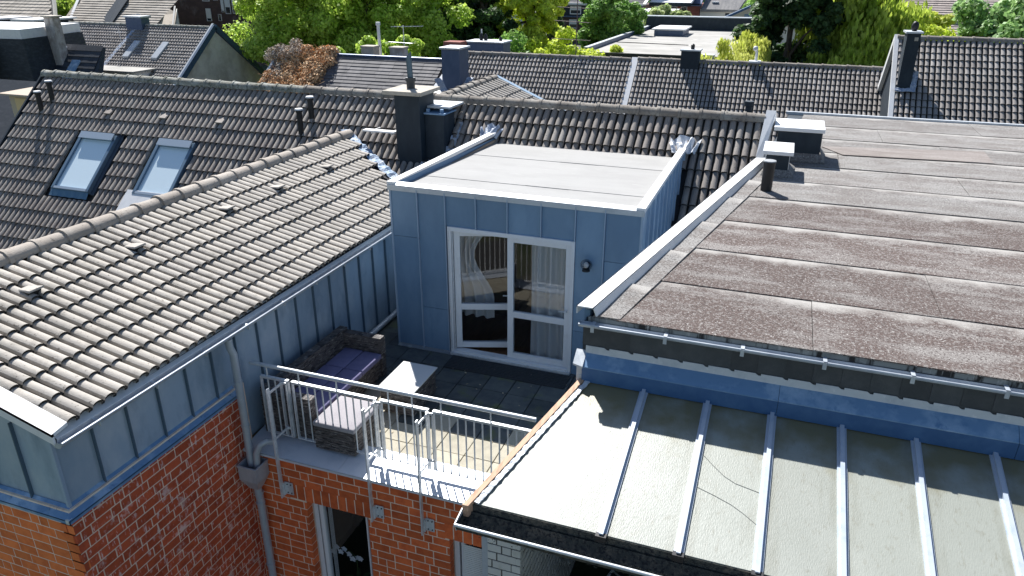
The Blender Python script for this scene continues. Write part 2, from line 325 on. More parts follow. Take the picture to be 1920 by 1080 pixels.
def frame_mat(O, U, V):
    U = Vector(U).normalized(); V = Vector(V).normalized(); N = U.cross(V)
    return Matrix(((U.x, V.x, N.x, O[0]), (U.y, V.y, N.y, O[1]), (U.z, V.z, N.z, O[2]), (0, 0, 0, 1)))
def lay_tiles(parent, O, U, V, nu, nv, pitch, course, m, skip=None, limit=300, rolls=2, name='roof_tile', **kw):
    me = tile_mesh(pitch, course, m, rolls, **kw); F = frame_mat(O, U, V); out = []
    w = pitch*rolls
    for j in range(nv):
        for i in range(nu):
            M = F @ Matrix.Translation((i*w+random.uniform(-.002, .002), j*course+random.uniform(-.004, .004), random.uniform(0, .007))) @ Matrix.Rotation(random.gauss(0, .007), 4, 'Z')
            c = F @ Vector((i*w+w/2, j*course+course/2, 0))
            if skip and skip(c): continue
            out.append(M)
    emit(out, name, me, parent, limit)
    return me
def ridge_mesh(L, r, m, n=8):
    vs = []; fs = []
    for y, q in ((0, 1.12), (.055, 1.12), (.06, 1.0), (L*1.04, .9)):
        for k in range(n+1):
            a = math.pi*(k/n)*1.16-.25; vs.append((-math.cos(a)*r*q, y, math.sin(a)*r*q*.85))
    for j in range(3):
        for k in range(n): a = j*(n+1)+k; fs.append((a, a+n+1, a+n+2, a+1))
    s = len(vs); vs += [(x*.8, y, z*.8-.005) for x, y, z in vs[:n+1]]
    for k in range(n): fs.append((k, k+1, s+k+1, s+k))
    me = D.meshes.new('ridge_tile'); me.from_pydata(vs, [], fs); me.shade_smooth(); me.set_sharp_from_angle(angle=R(40)); me.materials.append(m)
    return me
def ridge(parent, A, B, L, r, m, limit=300):
    A = Vector(A); B = Vector(B); d = (B-A); n = max(1, int(round(d.length/L))); d.normalize()
    x = d.cross(Vector((0, 0, 1))).normalized(); z = x.cross(d)
    me = ridge_mesh(L, r, m); out = []
    for i in range(n):
        p = A+d*(i*L); p = p+Vector((0, 0, random.uniform(-.006, .006)))
        M = Matrix(((x.x, d.x, z.x, p.x), (x.y, d.y, z.y, p.y), (x.z, d.z, z.z, p.z), (0, 0, 0, 1))) @ Matrix.Rotation(random.gauss(0, .012), 4, 'Z')
        out.append(M)
    emit(out, 'ridge_tile', me, parent, limit)
CUBES = {}
def cube(m):
    if m.name not in CUBES:
        g = G().box(0, 1, 0, 1, 0, 1); me = D.meshes.new('brick'); me.from_pydata(g.v, [], g.f); me.materials.append(m); CUBES[m.name] = me
    return CUBES[m.name]
def bricks(parent, O, U, N, w, rows, m, openings=(), depth=.11, L=.25, joint=.016, limit=300, top_rowlock=True, z_top=None, course=.1205, name='brick', soldiers=()):
    """brick face from its top downwards; O top start corner, U along, N outwards"""
    U = Vector(U); N = Vector(N); O = Vector(O); Z = Vector((0, 0, 1)); out = []
    def put(u0, u1, z0, z1):
        u1 -= joint; z1 -= joint
        if u1-u0 < .025 or z1-z0 < .02: return
        j = random.uniform(-.0015, .0015)
        p = O+U*u0+Z*z0-N*(depth-j)
        X = U*(u1-u0); Y = N*depth; Zz = Z*(z1-z0)
        if X.cross(Y).dot(Zz) < 0: p = p+Y; Y = -Y
        out.append(Matrix(((X.x, Y.x, Zz.x, p.x), (X.y, Y.y, Zz.y, p.y), (X.z, Y.z, Zz.z, p.z), (0, 0, 0, 1))))
    for (a, b, z0, z1, sw) in soldiers:
        k = round((b-a)/sw)
        for i in range(k): put(a+i*(b-a)/k, a+(i+1)*(b-a)/k, z0, z1)
    holes = list(openings)+[(a, b, z0, z1) for (a, b, z0, z1, sw) in soldiers]
    z = 0
    for r in range(rows):
        h = .062 if (r == 0 and top_rowlock) else course
        z0 = z-h; u = 0.; cuts = []
        if r == 0 and top_rowlock:
            while u < w: cuts.append((u, min(u+L/2, w))); u += L/2
        else:
            u = -random.choice((0, L/2, L/4, L*.75)); runl = 0
            while u < w:
                l = L/2 if (random.random() < .22) else L
                cuts.append((max(u, 0), min(u+l, w))); u += l
        for (a, b) in cuts:
            segs = [(a, b)]
            for (ha, hb, hz0, hz1) in holes:
                if z0+h*.5 > hz0 and z0+h*.5 < hz1:
                    ns = []
                    for (p, q) in segs:
                        if q <= ha or p >= hb: ns.append((p, q)); continue
                        if p < ha: ns.append((p, ha+joint))
                        if q > hb: ns.append((hb, q))
                    segs = ns
            for (p, q) in segs: put(p, q, z0, z)
        z = z0
    emit(out, name, cube(m), parent, limit)
def panel(parent, a, b, z0, z1, m, normal, seam=True, name='zinc_panel', sm=None):
    """upright tray panel from plan point a to b with a standing seam at its far edge"""
    a = Vector((*a, 0)); b = Vector((*b, 0)); n = Vector(normal); d = (b-a).normalized(); g = G()
    za = z0 if isinstance(z0, tuple) else (z0, z0)
    p = [a+Vector((0, 0, za[0])), b+Vector((0, 0, za[1])), b+Vector((0, 0, z1)), a+Vector((0, 0, z1))]
    if (p[1]-p[0]).cross(p[2]-p[0]).dot(n) < 0: p = p[::-1]
    # slightly dished sheet
    g.slab([q for q in p], -n*.012)
    if seam:
        s0 = b+n*.016-d*.006; 
        g.bar(s0+Vector((0, 0, za[1])), s0+Vector((0, 0, z1-.004)), .013, .040, up=tuple(n))
    o = g.build(name, m, parent)
    if seam:
        o.data.materials.append(sm or ZSEAM)
        for p in list(o.data.polygons)[-6:]: p.material_index = 1
    return o
def window(parent, x0, x1, y, z0, z1, blind=.4, fm=None, depth=.08, axis='y', mull=1):
    """far-building window facing -Y"""
    fm = fm or WHITEP; g = G(); t = .07*(x1-x0)
    for a, b, c, d_ in ((x0, x0+t, z0, z1), (x1-t, x1, z0, z1), (x0+t, x1-t, z1-t, z1), (x0+t, x1-t, z0, z0+t)): g.box(a, b, y-depth, y+.02, c, d_)
    for k in range(1, mull+1 if mull > 0 else 0):
        xm = x0+(x1-x0)*k/(mull+1); g.box(xm-t/2, xm+t/2, y-depth+.01, y+.02, z0+t, z1-t)
    f = g.build('window', fm, parent)
    box('pane', GLASSB, f, x0+t, x1-t, y-depth*.5, y+.01, z0+t, z1-t)
    if blind: box('roller_blind', BLIND, f, x0+t, x1-t, y-depth*.9, y-depth*.55, z1-t-(z1-z0-2*t)*blind, z1-t)
    return f

# ================================================================== SETTING: ground
g = G().add([(-900, -60, -3.3), (900, -60, -3.3), (900, 1400, -3.3), (-900, 1400, -3.3)], [(0, 1, 2, 3)])
g.build('ground', GRASS, kind='structure')
g = G().add([(-2.2, -4, -3.29), (6, -4, -3.29), (6, 9, -3.29), (-2.2, 9, -3.29)], [(0, 1, 2, 3)])
g.build('yard', ASPH, kind='structure')

# ================================================================== TILED HOUSE (main roof)
c43, s43 = math.cos(R(43)), math.sin(R(43)); T43 = s43/c43
def zmain(y): return 3.13-T43*(14.5-y)
def plane_quad(x0, x1, y0, y1, dz=0.): return [(x0, y0, zmain(y0)+dz), (x1, y0, zmain(y0)+dz), (x1, y1, zmain(y1)+dz), (x0, y1, zmain(y1)+dz)]
main = thing('tiled_house', 'long house with steep dark tiled roof and lichened ridge behind the terrace', 'house', (-8, 14.5, -3.3))
RDECK = mat('roof_deck', (.04, .04, .045), .9)
g = G()
for x0, x1, y0, y1 in ((-18.05, -5.48, 9.9, 14.5), (-5.48, -1.60, 13.8, 14.5), (-1.60, -.24, 9.9, 14.5)): g.slab(plane_quad(x0, x1, y0, y1, -.01), (0, 0, -.12))
g.slab([(-18.05, 14.5, 3.12), (-.24, 14.5, 3.12), (-.24, 18.4, .6), (-18.05, 18.4, .6)], (0, 0, -.12))
g.box(-18.0, -.3, 14.6, 18.3, -3.3, .55)
g.slab([(-18.0, 10.3, -3.3), (-18.0, 10.3, -.95), (-18.0, 14.5, 2.95), (-18.0, 18.3, .5), (-18.0, 18.3, -3.3)], (.2, 0, 0))
g.build('roof_deck', RDECK, main)
box('eaves_wall', ZINC_B, main, -18.0, -5.6, 10.6, 10.8, -3.3, -.7)
def skip_main(c):
    if -5.50 < c.x < -1.50 and c.y < 13.62: return True
    if -15.80 < c.x < -14.50 and 12.10 < c.y < 13.33: return True
    if -13.48 < c.x < -12.28 and 12.2 < c.y < 13.33: return True
    if c.x > -1.5 and c.y < 10.6: return True
    if c.x > -.42: return True
    if -7.30 < c.x < -6.25 and 13.25 < c.y < 13.85: return True
    return False
CM = .372; NM = 15
Om = Vector((-18.0, 14.5, zmain(14.5)+.01)) - Vector((0, c43, s43))*(NM*CM+.10)
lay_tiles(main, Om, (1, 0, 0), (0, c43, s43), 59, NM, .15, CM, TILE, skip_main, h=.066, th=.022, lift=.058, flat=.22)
ridge(main, (-18.05, 14.5, 3.19), (-10.2, 14.5, 3.19), .395, .135, RIDGE_M)
ridge(main, (-10.15, 14.5, 3.19), (-.35, 14.5, 3.19), .395, .135, RIDGE)
# verge boards
g = G(); g.bar((-18.06, 10.0, zmain(10.0)+.06), (-18.06, 14.5, zmain(14.5)+.06), .05, .16); g.build('verge_board', DARK, main)
g = G(); g.slab([(-.33, 13.80, 2.66), (-.20, 13.83, 2.66), (-.10, 14.52, 3.36), (-.27, 14.52, 3.36)], (0, .03, -.16)); g.slab([(-.27, 14.53, 3.36), (-.10, 14.53, 3.36), (-.06, 14.95, 3.02), (-.27, 14.95, 3.02)], (0, 0, -.12)); g.build('verge_flashing', WHITEP, main)
# skylights
def skylight(x0, x1, y0, y1, lab):
    sk = G(); V = Vector((0, c43, s43)); Nn = Vector((0, -s43, c43)); b0 = Vector((x0, y0, zmain(y0))); Lh = (y1-y0)/c43; w = x1-x0
    def P(u, v, n): return b0+Vector((u, 0, 0))+V*v+Nn*n
    def hb(u0, u1, v0, v1, n0, n1): sk.hexa([P(u0, v0, n0), P(u1, v0, n0), P(u1, v1, n0), P(u0, v1, n0), P(u0, v0, n1), P(u1, v0, n1), P(u1, v1, n1), P(u0, v1, n1)])
    t = .085
    hb(0, t, 0, Lh, 0, .14); hb(w-t, w, 0, Lh, 0, .14); hb(t, w-t, 0, t, 0, .12); hb(t, w-t, Lh-t*1.7, Lh, 0, .165)
    fr = sk.build('skylight', mat('skylight_frame', (.16, .24, .32), .4, metal=.3), main, bevel=.008); fr['label'] = lab
    sk = G(); hb(t, w-t, t, Lh-t*1.7, .07, .095); sk.build('pane', SGLASS, fr)
    sk = G(); hb(t*.6, w-t*.6, Lh-t*1.9, Lh+.02, .165, .19); hb(t*.4, w-t*.4, t*.1, t*.75, .12, .14); sk.build('cover_strip', mat('skylight_strip', (.45, .52, .58), .35, metal=.4), fr)
    sk = G(); n = 9
    for k in range(n):
        a = w*k/n; b = w*(k+1)/n; q = .02*(k % 2)
        sk.add([P(a, 0, .10), P(b, 0, .10), P(b, -.17, .07+q), P(a, -.17, .07+(.02-q))], [(0, 3, 2, 1)])
    sk.build('apron', mat('apron_lead', (.10, .20, .30), .6, bump=.5, bscale=30), fr)
    sk = G(); hb(-.10, 0, -.02, Lh+.08, .0, .05); hb(w, w+.10, -.02, Lh+.08, .0, .05); hb(-.1, w+.1, Lh, Lh+.12, 0, .05); sk.build('flashing_frame', mat('dark_flash', (.06, .08, .11), .5), fr)
    return fr
skylight(-15.72, -14.60, 12.16, 13.29, 'skylight with glass toned as pale blue sky reflection, left one of the pair')
skylight(-13.38, -12.34, 12.24, 13.29, 'skylight with glass toned as pale blue sky reflection, right one of the pair, white board below it')
g = G(); g.slab([(-13.55, 11.72, zmain(11.72)+.20), (-12.2, 11.72, zmain(11.72)+.20), (-12.2, 12.22, zmain(12.22)+.17), (-13.55, 12.22, zmain(12.22)+.17)], (0, 0, -.05)); g.build('snow_board', WHITEP, main)
# vent pipes
def pipe(x, y, ztop, r=.06, cap=WHITEP, parent=main, base=None):
    z0 = (zmain(y) if base is None else base)-.1
    p = G().tube([(x, y, z0), (x, y, ztop-.06), (x, y, ztop-.05), (x, y, ztop)], [r, r, r*1.25, r*1.25], 12).build('vent_pipe', BLACK if cap is WHITEP else cap, parent, smooth=True)
    G().tube([(x, y, ztop), (x, y, ztop+.03)], [r*1.5, r*1.35], 12).build('pipe_cap', cap, p, smooth=True)
pipe(-17.22, 13.86, 3.13); pipe(-17.38, 13.62, 2.90); pipe(-9.68, 13.92, 3.15); pipe(-9.78, 13.62, 2.93)
def hood(parent, P, U, V, m, w=.22, l=.22, h=.14):
    F = frame_mat(P, U, V); g = G()
    def T(ps): return [F @ Vector(p) for p in ps]
    g.hexa(T([(-w/2, 0, h-.02), (w/2, 0, h-.02), (w*.36, l, .05), (-w*.36, l, .05), (-w*.44, .01, h), (w*.44, .01, h), (w*.3, l, .065), (-w*.3, l, .065)]))
    o = g.build('vent_tile', m, parent)
    g = G().hexa(T([(-w*.42, .035, .02), (w*.42, .035, .02), (w*.33, l*.9, .02), (-w*.33, l*.9, .02), (-w*.42, .035, h-.021), (w*.42, .035, h-.021), (w*.33, l*.9, .055), (-w*.33, l*.9, .055)]))
    g.build('vent_opening', BLACK, o); return o
for x in (-15.25, -13.58, -11.97): hood(main, (x, 13.70, zmain(13.70)+.02), (1, 0, 0), (0, c43, s43), TILE, h=.15)
# slim white step board by the chimney
g = G().box(-8.02, -7.30, 13.24, 13.40, 2.67, 2.70); g.box(-7.9, -7.88, 13.38, 13.75, 2.60, 2.67); g.box(-7.45, -7.43, 13.38, 13.75, 2.60, 2.67); g.build('roof_step', WHITEP, main)
# chimneys
ch = G().box(-7.27, -6.72, 13.28, 13.95, 1.6, 3.45).build('chimney', DARK, main, bevel=.01); ch['label'] = 'tall dark clad chimney with concrete slab and angled flue'
G().box(-7.45, -6.60, 13.12, 14.02, 3.452, 3.53).build('chimney_slab', CONC, ch, bevel=.012)
G().tube([(-7.05, 13.60, 3.53), (-7.05, 13.60, 3.66), (-7.05, 13.60, 3.665), (-7.05, 13.60, 3.74)], [.085, .085, .105, .105], 14).build('pot', SLATE, ch, smooth=True)
g = G(); n = 14; vs = []
for k in range(n):
    a = 2*math.pi*k/n; vs.append((-7.05+.055*math.cos(a), 13.6+.055*math.sin(a), 3.7))
for k in range(n):
    a = 2*math.pi*k/n; vs.append((-7.05-.02+.055*math.cos(a), 13.6+.055*math.sin(a), 4.16+.07*math.cos(a)))
g.add(vs, [(k, (k+1) % n, (k+1) % n+n, k+n) for k in range(n)]); g.build('flue', mat('flue_steel', (.10, .15, .20), .35, metal=.5), ch, smooth=True)
ch2 = G().box(-6.718, -6.30, 13.48, 14.02, 1.6, 3.08).build('chimney', DARK, main, bevel=.01); ch2['label'] = 'low dark chimney with pale raised slab beside the tall one'
g = G().box(-6.90, -6.22, 13.62, 14.32, 3.16, 3.20); g.build('chimney_slab', FLASH, ch2)
g = G()
for px, py in ((-6.36, 13.54), (-6.36, 13.95), (-6.66, 13.54), (-6.66, 13.95)): g.box(px-.03, px+.03, py-.03, py+.03, 3.08, 3.16)
g.box(-6.74, -6.27, 13.45, 14.05, 3.06, 3.09); g.build('slab_support', LEDGE, ch2)
# crumpled lead around the chimney foot and at both ends of the dormer
def crumple(parent, pts, w, m, name='lead_flashing', amp=.03, seg=14, n=(0, -.5, .85)):
    pts = [Vector(p) for p in pts]; nn = Vector(n).normalized(); vs = []; fs = []; K = 5
    tot = []
    for a, b in zip(pts, pts[1:]):
        k = max(2, int(seg*(b-a).length/ max(.01, sum((q-p).length for p, q in zip(pts, pts[1:])))))
        for i in range(k): tot.append(a.lerp(b, i/k))
    tot.append(pts[-1])
    for i, p in enumerate(tot):
        d = (tot[min(i+1, len(tot)-1)]-tot[max(i-1, 0)]).normalized(); s = d.cross(nn).normalized()
        for k in range(K): vs.append(p+s*(w*(k/(K-1)-.5))*random.uniform(.85, 1.15)+nn*(random.uniform(0, amp)+amp*math.sin(i*1.9+k*.4)))
    for i in range(len(tot)-1):
        for k in range(K-1): a = i*K+k; fs.append((a, a+1, a+K+1, a+K))
    g = G().add(vs, fs); o = g.build(name, m, parent, smooth=False)
    so_ = o.modifiers.new('solid', 'SOLIDIFY'); so_.thickness = .012
    return o
crumple(main, [(-6.22, 13.35, 2.16), (-6.20, 13.75, 2.52), (-6.20, 14.05, 2.80)], .16, LEAD, amp=.04)
crumple(main, [(-6.75, 13.2, 2.02), (-6.35, 13.25, 2.08), (-6.1, 13.3, 2.12)], .24, LEAD, amp=.05)
crumple(main, [(-5.66, 13.84, 2.66), (-5.46, 13.88, 2.74), (-5.24, 13.86, 2.68)], .34, LEAD, amp=.04, seg=12)
crumple(main, [(-1.86, 13.86, 2.68), (-1.62, 13.90, 2.78), (-1.36, 13.88, 2.70)], .36, mat('lead_pale', (.66, .68, .71), .5, [((.45, .5, .58), 12, .5, .65, (1, 1, 1))], bump=.6, bscale=30), amp=.05, seg=12)

# ================================================================== DORMER
dm = thing('zinc_dormer', 'flat roofed blue zinc dormer box with white double door onto the terrace', 'dormer', (-3.5, 9.68, 0))
YD = 9.677
g = G()
g.box(-5.44, -4.53, YD+.02, YD+.16, -.2, 2.66); g.box(-2.515, -1.61, YD+.02, YD+.16, -.2, 2.66); g.box(-4.53, -2.515, YD+.02, YD+.16, 2.17, 2.66)
g.box(-5.44, -5.30, YD+.16, 13.9, -.2, 2.60); g.box(-1.75, -1.61, YD+.16, 13.9, -.2, 2.55)
g.box(-5.44, -1.61, YD+.02, YD+.16, -.25, -.2)
g.build('dormer_frame', ROOMW, dm)
xs = [-5.46, -4.993, -4.534, -4.039, -3.54, -3.025, -2.516, -2.091, -1.59]
for i in range(8):
    lo, hi = xs[i], xs[i+1]; top = 2.69
    z0 = 2.165 if 2 <= i <= 5 else -.02
    segs = [(z0, top)]
    if i == 0: segs = [(z0, 1.905), (1.912, top)]
    if i == 1: segs = [(z0, .75), (.757, top)]
    if i == 6: segs = [(z0, .74), (.747, top)]
    if i == 7: segs = [(z0, 1.915), (1.922, top)]
    for k, (a, b) in enumerate(segs): panel(dm, (lo+.002, YD-(0 if k == 0 else .003)), (hi-.002, YD-(0 if k == 0 else .003)), a, b, ZINC_B, (0, -1, 0), seam=(i < 7))
box('corner_strip', ZSEAM, dm, -5.475, -5.445, YD-.016, YD+.01, -.02, 2.69); box('corner_strip', ZSEAM, dm, -1.605, -1.572, YD-.016, YD+.012, -.02, 2.69)
y = YD
while y < 13.7:
    y1 = min(y+.40, 13.9); panel(dm, (-1.588, y+.01), (-1.588, y1), -.1, 2.66, ZINC, (1, 0, 0)); panel(dm, (-5.462, y+.01), (-5.462, y1), -.1, 2.66, ZINC_B, (-1, 0, 0)); y = y1
# roof of the dormer: felt sheets and white edge trim
def zd(y): return 2.66-.032*(y-YD)
def felt(parent, poly, t, m, name='felt_sheet'): return G().slab(poly[::-1] if False else poly, (0, 0, -t)).build(name, m, parent)
ys = [YD+.02, 10.62, 11.58, 12.5, 13.42, 13.98]
for i in range(5):
    dz = .004*(i % 2); a, b = ys[i], ys[i+1]
    cuts = [-5.40, -3.6 if i % 2 else -2.9, -1.66]
    for j in range(2):
        e = .003*j
        felt(dm, [(cuts[j], a, zd(a)+dz+e+.004), (cuts[j+1]+.02*(1-j), a, zd(a)+dz+e+.004), (cuts[j+1]+.02*(1-j), b+.03, zd(b)+dz+e), (cuts[j], b+.03, zd(b)+dz+e)], .012, ROOFD)
g = G().slab([(-5.49, YD-.035, 2.675), (-1.56, YD-.035, 2.665), (-1.56, YD+.06, 2.70), (-5.49, YD+.06, 2.71)], (0, 0, .055)); g.box(-5.49, -1.56, YD-.03, YD-.015, 2.64, 2.685); g.build('front_trim', FLASH, dm)
g = G().slab([(-5.50, YD-.02, 2.71), (-5.37, YD-.02, 2.71), (-5.33, 13.85, 2.66), (-5.46, 13.85, 2.66)], (0, 0, .06)); g.build('side_trim', WHITEP, dm)
g = G().slab([(-5.38, YD+.05, 2.65), (-5.365, YD+.05, 2.65), (-5.33, 13.8, 2.52), (-5.345, 13.8, 2.52)], (0, 0, .10)); g.build('side_upstand', mat('upstand', (.12, .22, .36), .6), dm)
g = G().slab([(-1.68, YD-.02, 2.70), (-1.555, YD-.02, 2.70), (-1.555, 13.95, 2.66), (-1.68, 13.95, 2.66)], (0, 0, .06)); g.build('side_trim', WHITEP, dm)
# door
dr = G()
for a in ((-4.515, -4.455, YD-.03, YD+.07, .0, 2.165), (-2.575, -2.518, YD-.03, YD+.07, .0, 2.165), (-4.455, -2.575, YD-.03, YD+.07, 2.10, 2.165), (-4.455, -2.575, YD-.05, YD+.08, -.01, .085)): dr.box(*a)
door = dr.build('terrace_door', PVC, dm, bevel=.004)
dr = G()
dr.box(-4.44, -4.425, YD-.038, YD-.02, .1, 2.1); dr.box(-4.50, -4.49, YD-.036, YD-.02, .1, 2.1)
dr.box(-4.515, -2.518, YD-.075, YD-.045, .0, .045); dr.build('door_sill', GALV, door)
def leaf(parent, x0, w, z0, z1, rot, zr, nm):
    """glazed leaf built about its hinge at x0"""
    M = Matrix.Translation((x0, YD+.01, 0)) @ Matrix.Rotation(rot, 4, 'Z'); g = G(); t = .095
    for a in ((0, t, 0, .06, z0, z1), (w-t, w, 0, .06, z0, z1), (t, w-t, 0, .06, z0, z0+t), (t, w-t, 0, .06, z1-t*.8, z1), (t, w-t, 0, .06, zr, zr+.10)):
        g2 = G().box(*a); g.add([M @ Vector(v) for v in g2.v], g2.f)
    o = g.build('door_leaf', PVC, parent, bevel=.004); o['label'] = nm
    for a in ((t, w-t, .025, .032, z0+t, zr), (t, w-t, .025, .032, zr+.10, z1-t*.8)):
        g2 = G().box(*a); G().add([M @ Vector(v) for v in g2.v], g2.f).build('pane', DGLASS, o)
    g2 = G().tube([M @ Vector((w-.05, -.02, 1.05)), M @ Vector((w-.05, -.055, 1.05)), M @ Vector((w-.17, -.055, 1.05))], .011, 8); g2.build('handle', GALV, o)
leaf(dm, -4.43, .92, .11, 2.085, R(19), .78, 'left door leaf standing ajar into the room')
leaf(dm, -3.56, 1.0, .09, 2.10, 0, .80, 'closed right door leaf')
# room behind the door
rm = thing('upstairs_room', 'dim room with brown floor seen through the glass terrace door', 'room', (-3.5, 11, 0))
g = G(); g.box(-5.28, -1.78, 12.6, 12.7, .02, 2.5); g.box(-5.30, -5.2, YD+.2, 12.6, .02, 2.5); g.box(-1.86, -1.76, YD+.2, 12.6, .02, 2.5); g.box(-5.3, -1.76, YD+.2, 12.7, 2.42, 2.5); g.build('room_wall', ROOMW, rm)
for i in range(22):
    x = -5.2+i*.152; box('floor_board', FLOORW, rm, x, x+.148, YD+.09, 12.6, .01, .035+.002*random.random())
box('wardrobe', mat('dark_wood', (.06, .03, .018), .5), rm, -4.9, -3.9, 11.2, 11.8, .04, 1.9)
def curtain(name, x0, x1, y, z0, z1, lab, tie=False):
    g = G(); n = 46; K = 14; vs = []; fs = []
    for j in range(K+1):
        t = j/K; z = z0+(z1-z0)*t
        sq = (1-.55*math.sin(math.pi*min(1, (1-t)*1.25))**2) if tie else 1
        for i in range(n+1):
            u = i/n; x = x0+(x1-x0)*u*sq
            vs.append((x, y+.045*math.sin(u*math.pi*6.5+.7*math.sin(3*t))+.014*math.sin(u*23+t), z))
    for j in range(K):
        for i in range(n): a = j*(n+1)+i; fs.append((a, a+1, a+n+2, a+n+1))
    g.add(vs, fs); o = g.build('curtain', CURT, smooth=True); tag(o, lab, 'curtain', 'curtains behind the terrace door'); return o
curtain('c', -4.52, -3.92, YD+.36, .55, 2.3, 'tied back sheer curtain behind the open left door leaf', True)
curtain('c', -3.22, -2.58, YD+.13, .08, 2.3, 'long hanging sheer curtain behind the closed right door leaf')
# wall lamp
lp = thing('wall_lamp', 'small round glass globe lamp on the blue zinc wall right of the door', 'lamp', (-2.32, YD, 1.85))
G().tube([(-2.32, YD-.005, 1.84), (-2.32, YD-.03, 1.84), (-2.32, YD-.09, 1.80)], [.045, .045, .03], 14).build('wall_plate', BLACK, lp, smooth=True)
def sphere(c, r, n=14, sz=1.):
    g = G(); vs = []; fs = []
    for j in range(n+1):
        a = math.pi*j/n
        for k in range(2*n): b = math.pi*k/n; vs.append((c[0]+r*math.sin(a)*math.cos(b), c[1]+r*math.sin(a)*math.sin(b), c[2]+r*sz*math.cos(a)))
    for j in range(n):
        for k in range(2*n): fs.append((j*2*n+k, (j+1)*2*n+k, (j+1)*2*n+(k+1) % (2*n), j*2*n+(k+1) % (2*n)))
    return g.add(vs, fs)
sphere((-2.32, YD-.11, 1.87), .085).build('globe', glass_mat('lamp_glass', (.75, .75, .75), .7), lp, smooth=True)
sphere((-2.32, YD-.11, 1.87), .035, 10, 1.3).build('bulb', PVC, lp, smooth=True)
G().tube([(-2.32, YD-.11, 1.78), (-2.32, YD-.11, 1.81)], [.06, .05], 14).build('collar', BLACK, lp, smooth=True)

# ================================================================== LEFT WING
wing = thing('brick_wing', 'brick wing with zinc clad upper wall and low tiled roof left of the terrace', 'house', (-8.4, 8, -3.3))
sa, ca = math.sin(R(16.5)), math.cos(R(16.5)); TA = sa/ca
def zw(x): return 1.728+TA*(-5.98-x)
XR = -8.50
g = G()
g.slab([(-6.0, 4.02, zw(-6.0)-.01), (-6.0, 11.60, zw(-6.0)-.01), (XR, 13.45, zw(XR)-.01), (XR, 4.02, zw(XR)-.01)], (0, 0, -.10))
g.slab([(XR, 4.02, zw(XR)-.01), (XR, 13.45, zw(XR)-.01), (-11.4, 13.45, .2), (-11.4, 4.02, .2)], (0, 0, -.10))
g.build('roof_deck', RDECK, wing)
g = G(); g.box(-6.22, -6.105, 4.05, 13.0, -3.3, 1.62); g.box(-11.3, -6.22, 4.05, 4.17, -3.3, 1.62)
g.slab([(-11.2, 4.05, .2), (-6.15, 4.05, 1.55), (-6.15, 4.05, 1.80), (XR, 4.05, 2.48)], (0, .1, 0)); g.build('wall_core', ROOMW, wing)
cx_, cy_ = -6.67, 11.88
def skip_wing(c): return ((c.x+6.84)*(-1.22)+(c.y-12.19)*(-1.78)) < 0.06
CW = .357
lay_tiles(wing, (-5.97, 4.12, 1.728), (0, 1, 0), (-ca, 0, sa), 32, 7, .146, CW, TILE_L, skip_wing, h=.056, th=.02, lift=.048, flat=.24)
ridge(wing, (XR, 4.04, zw(XR)+.055), (XR, 13.3, zw(XR)+.055), .41, .13, RIDGE_L)
for y in (5.41, 6.93, 8.72, 9.98, 11.46): hood(wing, (-7.70, y, zw(-7.70)+.03), (0, 1, 0), (-ca, 0, sa), TILE_L, w=.20, l=.20, h=.14)
# cut end of the wing roof: lead valley strip
crumple(wing, [(-8.67, 13.60, 2.58), (-7.74, 12.92, 2.31), (-6.79, 12.32, 2.00), (-6.05, 11.78, 1.75)], .20, mat('valley_lead', (.16, .27, .42), .55, [((.45, .5, .56), 8, .52, .64, (1, 1, 1)), ((.08, .14, .24), 14, .5, .62, (1, 1, 1))], bump=.7, bscale=30), name='valley_flashing', amp=.018, seg=44, n=(.2, -.2, 1))
# verge and gutter
g = G(); g.slab([(-5.94, 3.955, 1.78), (-5.94, 4.13, 1.81), (XR, 4.13, 1.81+TA*2.56), (XR, 3.955, 1.78+TA*2.56)], (0, 0, -.035)); g.slab([(-5.94, 3.955, 1.66), (-5.94, 3.955, 1.78), (XR, 3.955, 1.78+TA*2.56), (XR, 3.955, 1.66+TA*2.56)], (0, .02, 0)); g.build('verge_trim', WHITEP, wing)
def gutter(parent, A, B, r, m, out, rim=.014, name='gutter', cap=True):
    """half-round gutter from A to B (rim level), out = horizontal unit to the outer side"""
    A = Vector(A); B = Vector(B); o = Vector(out); vs = []; fs = []; n = 10; z = Vector((0, 0, 1))
    for P in (A, B):
        for k in range(n+1):
            a = math.pi*k/n; vs.append(P+o*(-math.cos(a)*r)-z*math.sin(a)*r)
        for k in range(n+1):
            a = math.pi*k/n; vs.append(P+o*(-math.cos(a)*(r-.006))-z*math.sin(a)*(r-.006))
    q = 2*(n+1)
    for k in range(n): fs += [(k, q+k, q+k+1, k+1), (n+1+k+1, q+n+1+k+1, q+n+1+k, n+1+k)]
    if cap: fs += [tuple(range(n+1)), tuple(q+k for k in range(n, -1, -1))]
    g = G().add(vs, fs); g.tube([A+o*(r+.004), B+o*(r+.004)], rim, 8); return g.build(name, m, parent, smooth=True)
gutter(wing, (-5.932, 3.97, 1.682), (-5.932, 11.5, 1.67), .066, GALV_L, (1, 0, 0))
g = G().slab([(-5.95, 4.0, 1.695), (-5.95, 11.5, 1.68), (-6.10, 11.5, 1.76), (-6.10, 4.0, 1.77)], (0, 0, .006)); g.slab([(-5.985, 4.0, 1.60), (-5.985, 11.5, 1.585), (-5.95, 11.5, 1.68), (-5.95, 4.0, 1.695)], (-.004, 0, 0)); g.build('eaves_flashing', WHITEP, wing)
g = G()
for y in np.arange(4.4, 11, .75): g.bar((-6.05, y, 1.70), (-5.88, y, 1.672), .03, .004); g.bar((-5.876, y, 1.61), (-5.876, y, 1.67), .03, .004)
g.build('gutter_brackets', GALV, wing)
